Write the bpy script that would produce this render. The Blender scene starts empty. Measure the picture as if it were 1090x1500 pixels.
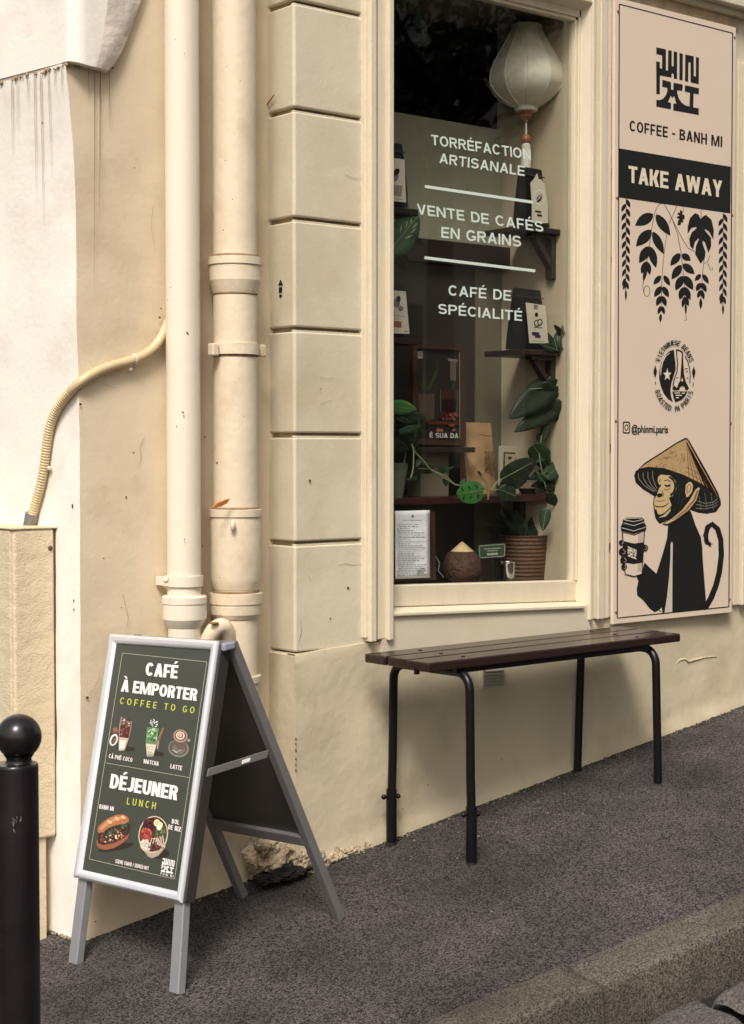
import bpy, bmesh, math, random
import numpy as np
from mathutils import Vector, Matrix, noise
random.seed(7)
sc = bpy.context.scene
COL = sc.collection
R = math.radians
# ------------------------------------------------------------------ camera, world, sun, exposure
F, CX, CY = 2370., 545., 750.
YAW, PITCH, DIST, EYE = R(50.6), math.atan(97/2370.), 4.2, 1.5
fwd = np.array([math.cos(YAW)*math.cos(PITCH), math.sin(YAW)*math.cos(PITCH), -math.sin(PITCH)])
rgt = np.array([math.sin(YAW), -math.cos(YAW), 0.])
upv = np.cross(rgt, fwd)
CAM = np.array([0., -DIST, EYE])
cd = bpy.data.cameras.new('camera')
cd.sensor_fit = 'VERTICAL'; cd.sensor_height = 36; cd.lens = 36*F/1500.
cd.clip_start = .05; cd.clip_end = 500
cam = bpy.data.objects.new('camera', cd); COL.objects.link(cam); sc.camera = cam
M3 = Matrix(((rgt[0], upv[0], -fwd[0]), (rgt[1], upv[1], -fwd[1]), (rgt[2], upv[2], -fwd[2])))
cam.matrix_world = Matrix.Translation(CAM) @ M3.to_4x4()

SUN_EL, SUN_AZ = R(50), R(221)          # azimuth of the sun, counter-clockwise from +X
world = bpy.data.worlds.new('World'); sc.world = world; world.use_nodes = True
wn, wl = world.node_tree.nodes, world.node_tree.links
bg = wn['Background']; bg.inputs['Strength'].default_value = .12
sky = wn.new('ShaderNodeTexSky'); sky.sky_type = 'NISHITA'; sky.sun_disc = False
sky.sun_elevation = SUN_EL; sky.sun_rotation = math.pi/2 - SUN_AZ
sky.air_density = 1.2; sky.dust_density = 4.; sky.ozone_density = 1.
hs = wn.new('ShaderNodeHueSaturation'); hs.inputs['Saturation'].default_value = .35
wl.new(sky.outputs[0], hs.inputs['Color'])
tint = wn.new('ShaderNodeMix'); tint.data_type = 'RGBA'; tint.blend_type = 'MULTIPLY'
tint.inputs['Factor'].default_value = 1.
tint.inputs['B'].default_value = (1.0, .955, .895, 1)
wl.new(hs.outputs[0], tint.inputs['A']); wl.new(tint.outputs['Result'], bg.inputs['Color'])
sd = bpy.data.lights.new('sun', 'SUN'); sd.energy = 2.2; sd.angle = R(17); sd.color = (1, .945, .885)
so = bpy.data.objects.new('sun', sd); COL.objects.link(so)
sdir = Vector((math.cos(SUN_EL)*math.cos(SUN_AZ), math.cos(SUN_EL)*math.sin(SUN_AZ), math.sin(SUN_EL)))
so.rotation_euler = sdir.to_track_quat('Z', 'Y').to_euler(); so.location = (-6, -8, 12)
sc.view_settings.view_transform = 'Standard'; sc.view_settings.look = 'None'
sc.view_settings.exposure = .54; sc.view_settings.gamma = 1
sc.cycles.use_denoising = True
sc.cycles.max_bounces = 8; sc.cycles.transparent_max_bounces = 16

# ------------------------------------------------------------------ helpers
def ray(x, y): return fwd + rgt*(x-CX)/F + upv*(CY-y)/F
def PY(x, y, Y): r = ray(x, y); return CAM + r*(Y-CAM[1])/r[1]      # photo point on the plane y = Y
def PX(x, y, X): r = ray(x, y); return CAM + r*(X-CAM[0])/r[0]
def PZ(x, y, Z): r = ray(x, y); return CAM + r*(Z-CAM[2])/r[2]
def PP(x, y, o, n):                                                  # on the plane through o with normal n
    r = ray(x, y); return CAM + r*(np.dot(np.array(o)-CAM, n)/np.dot(r, n))
def XC(px, Y, row=600): return float(PY(px, row, Y)[0])
def V(p): return Vector((float(p[0]), float(p[1]), float(p[2])))

ROOT = {}
class MB:
    def __init__(s): s.v = []; s.f = []; s.m = []; s.s = []
    def add(s, vs, fs, m=0, sm=False):
        o = len(s.v); s.v += [tuple(map(float, p)) for p in vs]
        for f in fs: s.f.append([i+o for i in f]); s.m.append(m); s.s.append(sm)
        return s
    def box(s, a, b, m=0):
        x0, x1 = sorted((a[0], b[0])); y0, y1 = sorted((a[1], b[1])); z0, z1 = sorted((a[2], b[2]))
        return s.add([(x0,y0,z0),(x1,y0,z0),(x1,y1,z0),(x0,y1,z0),(x0,y0,z1),(x1,y0,z1),(x1,y1,z1),(x0,y1,z1)],
              [(0,3,2,1),(4,5,6,7),(0,1,5,4),(1,2,6,5),(2,3,7,6),(3,0,4,7)], m)
    def poly(s, pts, m=0): return s.add(pts, [list(range(len(pts)))], m)
    def prism(s, pts, off, m=0, ms=None):
        n = len(pts); off = np.array(off)
        vs = [np.array(p) for p in pts] + [np.array(p)+off for p in pts]
        s.add(vs, [list(range(n))], m)
        s.add(vs, [list(range(2*n-1, n-1, -1))] + [(i, i+n, (i+1) % n+n, (i+1) % n) for i in range(n)], m if ms is None else ms)
        return s
    def tube(s, path, r, n=12, m=0, caps=True, sm=True):
        P = [Vector(tuple(map(float, p))) for p in path]; k = len(P)
        rr = r if hasattr(r, '__len__') else [r]*k
        vs = []; prev = None
        for i in range(k):
            t = (P[min(i+1, k-1)]-P[max(i-1, 0)]).normalized()
            if prev is None:
                a = Vector((0, 0, 1)) if abs(t.z) < .9 else Vector((1, 0, 0))
                u = t.cross(a).normalized()
            else: u = (prev - t*prev.dot(t)).normalized()
            w = t.cross(u); prev = u
            for j in range(n):
                an = 2*math.pi*j/n; vs.append(P[i]+(u*math.cos(an)+w*math.sin(an))*rr[i])
        fs = [(i*n+j, i*n+(j+1) % n, (i+1)*n+(j+1) % n, (i+1)*n+j) for i in range(k-1) for j in range(n)]
        s.add(vs, fs, m, sm)
        if caps: s.add(vs[:n], [list(range(n-1, -1, -1))], m); s.add(vs[-n:], [list(range(n))], m)
        return s
    def lathe(s, c, prof, n=32, m=0, sx=1, sy=1):              # prof: list of (r, z)
        vs = []; k = len(prof)
        for r, z in prof:
            for j in range(n):
                a = 2*math.pi*j/n; vs.append((c[0]+r*math.cos(a)*sx, c[1]+r*math.sin(a)*sy, c[2]+z))
        fs = [(i*n+j, i*n+(j+1) % n, (i+1)*n+(j+1) % n, (i+1)*n+j) for i in range(k-1) for j in range(n)]
        return s.add(vs, fs, m, True)
    def ball(s, c, r, n=14, m=0, sx=1, sy=1, sz=1):
        pr = [(r*math.sin(math.pi*i/n), -r*math.cos(math.pi*i/n)*sz) for i in range(n+1)]
        pr[0] = (r*.01, pr[0][1]); pr[-1] = (r*.01, pr[-1][1])
        return s.lathe(c, pr, n*2, m, sx, sy)
    def build(s, name, mats, parent=None, bevel=0, seg=2, sharp=38):
        loc = np.array(ROOT.get(parent.name, (0, 0, 0))) if parent else np.zeros(3)
        me = bpy.data.meshes.new(name)
        me.from_pydata([tuple(np.array(p)-loc) for p in s.v], [], s.f)
        for mt in (mats if isinstance(mats, (list, tuple)) else [mats]): me.materials.append(mt)
        for p, mi, sm in zip(me.polygons, s.m, s.s): p.material_index = mi; p.use_smooth = sm
        me.validate(); me.update()
        bm = bmesh.new(); bm.from_mesh(me); bmesh.ops.remove_doubles(bm, verts=bm.verts, dist=1e-5)
        if any(s.s) or bevel: bmesh.ops.recalc_face_normals(bm, faces=bm.faces)
        bm.to_mesh(me); bm.free()
        if any(s.s): me.set_sharp_from_angle(angle=R(sharp))
        o = bpy.data.objects.new(name, me); COL.objects.link(o)
        if parent: o.parent = parent; ROOT[o.name] = tuple(loc)
        if bevel:
            b = o.modifiers.new('bevel', 'BEVEL'); b.width = bevel; b.segments = seg; b.limit_method = 'ANGLE'; b.angle_limit = R(40)
            b.harden_normals = False
        return o

def tag(o, label, cat, group=None, kind=None):
    if label: o['label'] = label
    if cat: o['category'] = cat
    if group: o['group'] = group
    if kind: o['kind'] = kind
    return o
def thing(name, label, cat, loc, group=None):
    o = bpy.data.objects.new(name, None); COL.objects.link(o); o.location = V(loc); o.empty_display_size = .1
    ROOT[o.name] = tuple(map(float, loc)); return tag(o, label, cat, group)

# ------------------------------------------------------------------ materials
MAT = {}
def mat(name, col, rough=.6, metal=0., var=.0, vs=6., bump=.0, bs=60., col2=None, c2s=3., c2lo=.5, c2hi=.7, spec=.5, coat=0, stretch=None, bdist=.01):
    m = bpy.data.materials.new(name); m.use_nodes = True
    N, L = m.node_tree.nodes, m.node_tree.links; b = N['Principled BSDF']
    b.inputs['Roughness'].default_value = rough; b.inputs['Metallic'].default_value = metal
    b.inputs['Specular IOR Level'].default_value = spec; b.inputs['Coat Weight'].default_value = coat
    tc = N.new('ShaderNodeTexCoord'); vec = tc.outputs['Object']
    if stretch:
        mp = N.new('ShaderNodeMapping'); mp.inputs['Scale'].default_value = stretch
        L.new(vec, mp.inputs[0]); vec = mp.outputs[0]
    src = None
    rgb = N.new('ShaderNodeRGB'); rgb.outputs[0].default_value = (*col, 1); src = rgb.outputs[0]
    if col2 is not None:
        n = N.new('ShaderNodeTexNoise'); n.inputs['Scale'].default_value = c2s; n.inputs['Detail'].default_value = 8
        n.inputs['Roughness'].default_value = .65
        r = N.new('ShaderNodeMapRange'); r.inputs[1].default_value = c2lo; r.inputs[2].default_value = c2hi
        L.new(vec, n.inputs['Vector']); L.new(n.outputs['Fac'], r.inputs[0])
        x = N.new('ShaderNodeMix'); x.data_type = 'RGBA'; L.new(r.outputs[0], x.inputs['Factor'])
        L.new(src, x.inputs['A']); x.inputs['B'].default_value = (*col2, 1); src = x.outputs['Result']
    if var:
        n = N.new('ShaderNodeTexNoise'); n.inputs['Scale'].default_value = vs; n.inputs['Detail'].default_value = 6
        n.inputs['Roughness'].default_value = .6
        r = N.new('ShaderNodeMapRange'); r.inputs[1].default_value = .25; r.inputs[2].default_value = .75
        r.inputs[3].default_value = 1-var; r.inputs[4].default_value = 1+var
        L.new(vec, n.inputs['Vector']); L.new(n.outputs['Fac'], r.inputs[0])
        x = N.new('ShaderNodeVectorMath'); x.operation = 'SCALE'
        L.new(src, x.inputs[0]); L.new(r.outputs[0], x.inputs['Scale']); src = x.outputs[0]
    L.new(src, b.inputs['Base Color'])
    if bump:
        n = N.new('ShaderNodeTexNoise'); n.inputs['Scale'].default_value = bs; n.inputs['Detail'].default_value = 5
        n2 = N.new('ShaderNodeTexNoise'); n2.inputs['Scale'].default_value = bs*.12; n2.inputs['Detail'].default_value = 3
        a = N.new('ShaderNodeMath'); a.operation = 'MULTIPLY_ADD'; a.inputs[1].default_value = 2.2
        L.new(tc.outputs['Object'], n.inputs['Vector']); L.new(tc.outputs['Object'], n2.inputs['Vector'])
        L.new(n2.outputs['Fac'], a.inputs[0]); L.new(n.outputs['Fac'], a.inputs[2])
        bp = N.new('ShaderNodeBump'); bp.inputs['Strength'].default_value = bump; bp.inputs['Distance'].default_value = bdist
        L.new(a.outputs[0], bp.inputs['Height']); L.new(bp.outputs[0], b.inputs['Normal'])
    MAT[name] = m; return m

def flat(name, col, rough=.55, spec=.3): return mat(name, col, rough, spec=spec)

cream   = mat('cream_paint', (.60, .54, .405), .5, var=.06, vs=3.5, bump=.16, bs=70, col2=(.47,.385,.25), c2s=1.6, c2lo=.52, c2hi=.8, bdist=.006)
plinthm = mat('plinth_paint', (.57, .495, .35), .45, var=.09, vs=2.6, bump=.2, bs=30, col2=(.40,.33,.215), c2s=2.2, c2lo=.5, c2hi=.75, bdist=.012)
joinery = mat('joinery_paint', (.64, .56, .42), .42, var=.05, vs=9, bump=.2, bs=90, col2=(.50,.40,.25), c2s=4, c2lo=.58, c2hi=.8, stretch=(3,3,.6), bdist=.004)
groove  = mat('groove_dirt_and_shade', (.40, .31, .19), .8, var=.3, vs=14, bump=.6, bs=80)
tan     = mat('tan_render', (.65, .54, .385), .6, var=.08, vs=4, bump=.18, bs=60, col2=(.50,.38,.245), c2s=2.6, c2lo=.53, c2hi=.8, bdist=.006)
white   = mat('white_render', (.80, .745, .67), .6, var=.05, vs=4, bump=.2, bs=50, col2=(.62,.53,.44), c2s=2.6, c2lo=.52, c2hi=.8, bdist=.006)
greyst  = mat('stained_render', (.60, .53, .47), .7, var=.12, vs=9, bump=.4, bs=40, col2=(.72,.65,.58), c2s=5, c2lo=.45, c2hi=.65)
pipe_w  = mat('white_pipe_paint', (.74, .66, .53), .28, var=.03, vs=10, bump=.12, bs=60, bdist=.003)
pipe_c  = mat('cream_pipe_paint', (.68, .575, .425), .3, var=.06, vs=8, bump=.45, bs=40, col2=(.53,.39,.235), c2s=5, c2lo=.55, c2hi=.8, bdist=.004)
boxm    = mat('textured_box_paint', (.64, .53, .36), .45, var=.05, vs=6, bump=.6, bs=190, bdist=.005)
rust    = mat('rust', (.22, .09, .035), .9, var=.3, vs=30, bump=.5, bs=80)
darkspot= mat('chipped_paint_and_shade', (.10, .06, .035), .9, var=.3, vs=30)
conduitm= mat('conduit_plastic', (.56, .44, .25), .4, var=.05, vs=12)
silver  = mat('silver_aluminium', (.74, .75, .79), .34, metal=.45, var=.03, vs=20)
silverd = mat('grey_and_shaded_aluminium', (.20, .19, .19), .45, metal=.4, var=.05, vs=15)  # darker copy of the aluminium: paints shaded A-board sides, also plain grey metal
leg_al  = mat('leg_aluminium', (.33, .33, .34), .42, metal=.45, var=.06, vs=15)
darkgrey= mat('dark_grey_plastic_and_shade', (.036, .031, .028), .35, var=.05)
blackm  = mat('black_gloss_metal', (.006, .005, .006), .3, spec=.28, var=.2, vs=20, bump=.06, bs=40, bdist=.002)
bollm   = mat('bollard_paint', (.010, .0075, .008), .24, spec=.4, var=.3, vs=14, bump=.12, bs=30, col2=(.05,.045,.045), c2s=9, c2lo=.66, c2hi=.74, bdist=.003)
benchw  = mat('bench_wood', (.022, .0105, .0086), .24, spec=.45, var=.35, vs=8, bump=.35, bs=30, stretch=(1.2, 22, 22), bdist=.002)
dwood   = mat('dark_wood', (.022, .012, .010), .45, var=.3, vs=10, bump=.3, bs=40, stretch=(2, 20, 20), bdist=.002)
fwood   = mat('frame_wood', (.05, .023, .014), .45, var=.3, vs=10, stretch=(8, 8, 3))
bagk    = mat('black_foil', (.007, .007, .008), .42, spec=.3, var=.15, vs=14, bump=.35, bs=24, bdist=.004)
labelc  = mat('label_paper', (.62, .56, .44), .6, var=.04)
kraft   = mat('kraft_paper', (.36, .215, .10), .65, var=.2, vs=12, bump=1., bs=26, bdist=.006)
paperw  = mat('white_paper', (.86, .85, .87), .6, var=.04, bump=.2, bs=22)
inkgrey = flat('grey_ink', (.20, .19, .20))
inkblack= flat('black_ink', (.012, .012, .011), .45)
leaf_d  = mat('dark_leaf', (.013, .023, .010), .5, spec=.3, var=.3, vs=20)
leaf_m  = mat('mid_leaf', (.018, .042, .017), .48, spec=.3, var=.3, vs=20)
leaf_b  = mat('bright_leaf', (.05, .17, .04), .34, var=.25, vs=24)
vein    = mat('pale_stem', (.22, .24, .12), .5, var=.15)
basketm = mat('basket_weave', (.105, .05, .024), .7, var=.4, vs=90, bump=.5, bs=160, stretch=(1, 1, 5), bdist=.008)
coco    = mat('coconut_shell', (.065, .027, .014), .75, var=.4, vs=16, bump=.8, bs=60, stretch=(1.6, 1.6, .6))
strawm  = mat('straw', (.60, .45, .24), .6, var=.1, vs=40)
silk    = mat('lantern_silk', (.80, .74, .60), .6, var=.06, vs=18, bump=.15, bs=140, stretch=(1,1,3), bdist=.002)
silkrib = mat('lantern_rib', (.74, .70, .60), .5)
wbead   = mat('wood_bead', (.36, .15, .05), .35, var=.15, vs=25)
tassel  = mat('tassel', (.66, .62, .53), .7, var=.15, vs=60, stretch=(6, 6, .4))
steel   = mat('steel', (.6, .59, .56), .16, metal=1.)
potm    = mat('sage_pot', (.15, .16, .105), .6, var=.1)
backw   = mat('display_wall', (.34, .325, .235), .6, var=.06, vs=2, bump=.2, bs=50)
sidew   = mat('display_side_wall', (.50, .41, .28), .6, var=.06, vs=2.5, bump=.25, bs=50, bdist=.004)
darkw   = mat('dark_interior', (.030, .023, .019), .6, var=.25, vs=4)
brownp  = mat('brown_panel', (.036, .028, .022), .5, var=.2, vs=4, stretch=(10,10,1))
olivep  = mat('olive_and_shaded_wall', (.16, .135, .09), .6, var=.08, vs=3)
printb  = mat('printed_sign', (.69, .56, .445), .42, var=.025, vs=2.5)
signw   = flat('sign_cream', (.72, .62, .48))
vinyl   = flat('vinyl_letter', (.60, .70, .62), .5)
hatc    = mat('print_straw', (.46, .30, .145), .5, var=.15, vs=40)
facec   = mat('print_tan', (.58, .42, .22), .5, var=.06, vs=40)
boardg  = mat('poster_green', (.052, .057, .044), .32, var=.06, vs=5)
pwhite  = flat('poster_white', (.82, .74, .72), .35)
pyellow = flat('poster_yellow', (.52, .52, .10), .35)
pline   = flat('poster_line', (.36, .36, .27), .35)
broken  = mat('broken_plaster', (.44, .35, .235), .9, var=.3, vs=16, bump=1., bs=60, col2=(.13,.08,.045), c2s=9, c2lo=.54, c2hi=.7, bdist=.02)
hole    = mat('dark_hole', (.008, .006, .004), .95, var=.4, vs=20, bump=.8, bs=40)
crumbs  = mat('crumb_stone', (.24, .19, .13), .9, var=.5, vs=30)
mossm   = mat('moss', (.035, .030, .016), .9, var=.5, vs=40)
PCOL = {}
def pc(r, g, b):
    k = (r, g, b)
    if k not in PCOL:
        gy = (r+g+b)/3.; PCOL[k] = flat('print_%02d' % len(PCOL), tuple(((c*.85+gy*.15)/255.)**2.2 for c in k), .4)
    return PCOL[k]

def stone_mat(name, ca, cb, scale, bump, cc=None, rough=.85, mid=(.35, .65), dist=.01, patch=(.72, 1.2)):
    m = bpy.data.materials.new(name); m.use_nodes = True
    N, L = m.node_tree.nodes, m.node_tree.links; b = N['Principled BSDF']; b.inputs['Roughness'].default_value = rough
    b.inputs['Specular IOR Level'].default_value = .3
    tc = N.new('ShaderNodeTexCoord')
    n = N.new('ShaderNodeTexNoise'); n.inputs['Scale'].default_value = scale; n.inputs['Detail'].default_value = 5; n.inputs['Roughness'].default_value = .75
    v = N.new('ShaderNodeTexVoronoi'); v.inputs['Scale'].default_value = scale*1.1
    n3 = N.new('ShaderNodeTexNoise'); n3.inputs['Scale'].default_value = 2.2; n3.inputs['Detail'].default_value = 5
    for q in (n, v, n3): L.new(tc.outputs['Object'], q.inputs['Vector'])
    a = N.new('ShaderNodeMath'); a.operation = 'MULTIPLY_ADD'; a.inputs[1].default_value = .30
    sep = N.new('ShaderNodeSeparateColor'); L.new(v.outputs['Color'], sep.inputs[0])
    L.new(sep.outputs[0], a.inputs[0]); L.new(n.outputs['Fac'], a.inputs[2])
    r = N.new('ShaderNodeMapRange'); r.inputs[1].default_value = mid[0]+.12; r.inputs[2].default_value = mid[1]+.2
    L.new(a.outputs[0], r.inputs[0])
    x = N.new('ShaderNodeMix'); x.data_type = 'RGBA'; L.new(r.outputs[0], x.inputs['Factor'])
    x.inputs['A'].default_value = (*ca, 1); x.inputs['B'].default_value = (*cb, 1)
    r3 = N.new('ShaderNodeMapRange'); r3.inputs[1].default_value = .3; r3.inputs[2].default_value = .7; r3.inputs[3].default_value = patch[0]; r3.inputs[4].default_value = patch[1]; n3.inputs['Roughness'].default_value = .62
    L.new(n3.outputs['Fac'], r3.inputs[0])
    s = N.new('ShaderNodeVectorMath'); s.operation = 'SCALE'; L.new(x.outputs['Result'], s.inputs[0]); L.new(r3.outputs[0], s.inputs['Scale'])
    L.new(s.outputs[0], b.inputs['Base Color'])
    bp = N.new('ShaderNodeBump'); bp.inputs['Strength'].default_value = bump; bp.inputs['Distance'].default_value = dist
    L.new(a.outputs[0], bp.inputs['Height']); L.new(bp.outputs[0], b.inputs['Normal'])
    return m
asphalt = stone_mat('asphalt', (.0095, .0080, .0078), (.165, .145, .138), 205, 1., dist=.008, mid=(.43, .56), patch=(.46, 1.22))
granite = stone_mat('granite_kerb', (.032, .028, .023), (.205, .182, .148), 230, 1., dist=.006, mid=(.38, .60), patch=(.55, 1.2))
settm   = stone_mat('road_sett', (.035, .031, .029), (.18, .166, .15), 200, .7, dist=.008)

glass = bpy.data.materials.new('window_glass'); glass.use_nodes = True
N, L = glass.node_tree.nodes, glass.node_tree.links
for n in list(N): N.remove(n)
out = N.new('ShaderNodeOutputMaterial'); mx = N.new('ShaderNodeMixShader')
tr = N.new('ShaderNodeBsdfTransparent'); tr.inputs[0].default_value = (.97, .98, .97, 1)
gl = N.new('ShaderNodeBsdfGlossy'); gl.inputs['Roughness'].default_value = .015
lw = N.new('ShaderNodeLayerWeight'); lw.inputs[0].default_value = .5
pw = N.new('ShaderNodeMath'); pw.operation = 'POWER'; pw.inputs[1].default_value = 5
ma = N.new('ShaderNodeMath'); ma.operation = 'MULTIPLY_ADD'; ma.inputs[1].default_value = .93; ma.inputs[2].default_value = .055
L.new(lw.outputs['Facing'], pw.inputs[0]); L.new(pw.outputs[0], ma.inputs[0]); L.new(ma.outputs[0], mx.inputs[0])
L.new(tr.outputs[0], mx.inputs[1]); L.new(gl.outputs[0], mx.inputs[2]); L.new(mx.outputs[0], out.inputs[0])

# ------------------------------------------------------------------ flat printing: everything is drawn on a real plane
class Print:
    """Layers of thin printed shapes on one plane; pmap(px, py, lift) gives the world point."""
    def __init__(s, pmap, base=.0006, step=.00012): s.pm = pmap; s.mb = MB(); s.mats = []; s.k = base; s.step = step
    def mi(s, m):
        if m not in s.mats: s.mats.append(m)
        return s.mats.index(m)
    def poly(s, pts, m):
        s.mb.poly([s.pm(x, y, s.k) for x, y in pts], s.mi(m)); s.k += s.step; return s
    def ell(s, cx, cy, rx, ry, m, n=28, rot=0, a0=0, a1=360):
        c, t = math.cos(rot), math.sin(rot)
        pts = []
        for i in range(n):
            a = R(a0+(a1-a0)*i/n); u, w = rx*math.cos(a), ry*math.sin(a); pts.append((cx+u*c-w*t, cy+u*t+w*c))
        return s.poly(pts, m)
    def line(s, pts, w, m):
        pts = [np.array(p, float) for p in pts]; ws = w if hasattr(w, '__len__') else [w]*len(pts)
        Lf, Rt = [], []
        for i, p in enumerate(pts):
            d = pts[min(i+1, len(pts)-1)]-pts[max(i-1, 0)]; d = d/(np.linalg.norm(d)+1e-9); nn = np.array([-d[1], d[0]])*ws[i]/2
            Lf.append(p+nn); Rt.append(p-nn)
        i = s.mi(m)
        for a in range(len(pts)-1):
            s.mb.poly([s.pm(q[0], q[1], s.k) for q in (Lf[a], Lf[a+1], Rt[a+1], Rt[a])], i)
        s.k += s.step; return s
    def leaf(s, b, t, w, m, bulge=.42):
        b = np.array(b, float); t = np.array(t, float); d = t-b; n = np.array([-d[1], d[0]]); n = n/(np.linalg.norm(n)+1e-9)
        prof = [(0, .0), (.1, .52), (.25, .85), (bulge, 1), (.6, .9), (.78, .6), (.9, .28), (1, 0)]
        pts = [b+d*u+n*w/2*q for u, q in prof] + [b+d*u-n*w/2*q for u, q in prof[-2:0:-1]]
        return s.poly(pts, m)
    def text(s, txt, bl, br, tl, m, bold=0., sp=1., off=0., xw=None):
        V2, F2, w = glyphs(txt, sp, off)
        bl, br, tl = (np.array(q, float) for q in (bl, br, tl))
        ax = br-bl; up = tl-bl; i = s.mi(m)
        shifts = [0] if not bold else [-bold, -bold/2, 0, bold/2, bold]
        for sh in shifts:
            vs = []
            for x, y in V2:
                q = bl+ax*(x/w)*(1-2*bold*0)+up*y+np.array([sh, 0]); vs.append(s.pm(q[0], q[1], s.k))
            s.mb.add(vs, F2, i); s.k += s.step*.3
        return s
    def block(s, txt, bl, br, tl, m, w=.7, t=.17, h=.15, gap=.12, space=.45):
        polys, W = block(txt, w, t, h, gap, space)
        bl, br, tl = (np.array(q, float) for q in (bl, br, tl)); ax = br-bl; up = tl-bl; i = s.mi(m); d = 0
        for k, q in enumerate(polys):
            vs = [s.pm(*(bl+ax*(x/W)+up*y), s.k+(k % 7)*.000012) for x, y in q]; s.mb.poly(vs, i)
        s.k += s.step; return s
    def arctext(s, txt, c, rx, ry, a0, a1, h, wch, m, flip=False, bold=0.):
        n = len(txt); i = s.mi(m)
        for k, ch in enumerate(txt):
            if ch == ' ': continue
            a = R(a0+(a1-a0)*k/(n-1)); p = np.array([c[0]+rx*math.cos(a), c[1]-ry*math.sin(a)])
            tx = np.array([rx*math.sin(a), ry*math.cos(a)]); tx = tx/np.linalg.norm(tx)
            if flip: tx = -tx
            up = np.array([tx[1], -tx[0]])
            P_, w = _letter(ch, .72, .19, .15); sc_ = wch/.72
            for kk, q in enumerate(P_):
                s.mb.poly([s.pm(*(p+tx*((x-w/2)*sc_)+up*(y-.5)*h), s.k+(kk % 7)*.000012) for x, y in q], i)
        return s
    def build(s, name, parent): return s.mb.build(name, s.mats, parent)

GL = {}
def glyphs(txt, sp, off):
    key = (txt, sp, off)
    if key in GL: return GL[key]
    def run(t):
        c = bpy.data.curves.new('t', 'FONT'); c.body = t; c.size = 1; c.space_character = sp; c.offset = off; c.resolution_u = 4
        o = bpy.data.objects.new('t', c); COL.objects.link(o)
        dg = bpy.context.evaluated_depsgraph_get(); me = o.evaluated_get(dg).to_mesh()
        vs = [(v.co.x, v.co.y) for v in me.vertices]; fs = [tuple(p.vertices) for p in me.polygons]
        o.evaluated_get(dg).to_mesh_clear(); bpy.data.objects.remove(o); bpy.data.curves.remove(c)
        return vs, fs
    hv, _ = run('H'); H = max(y for _, y in hv)
    vs, fs = run(txt); x0 = min(x for x, _ in vs); x1 = max(x for x, _ in vs)
    GL[key] = ([((x-x0)/H, y/H) for x, y in vs], fs, (x1-x0)/H)
    return GL[key]

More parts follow.
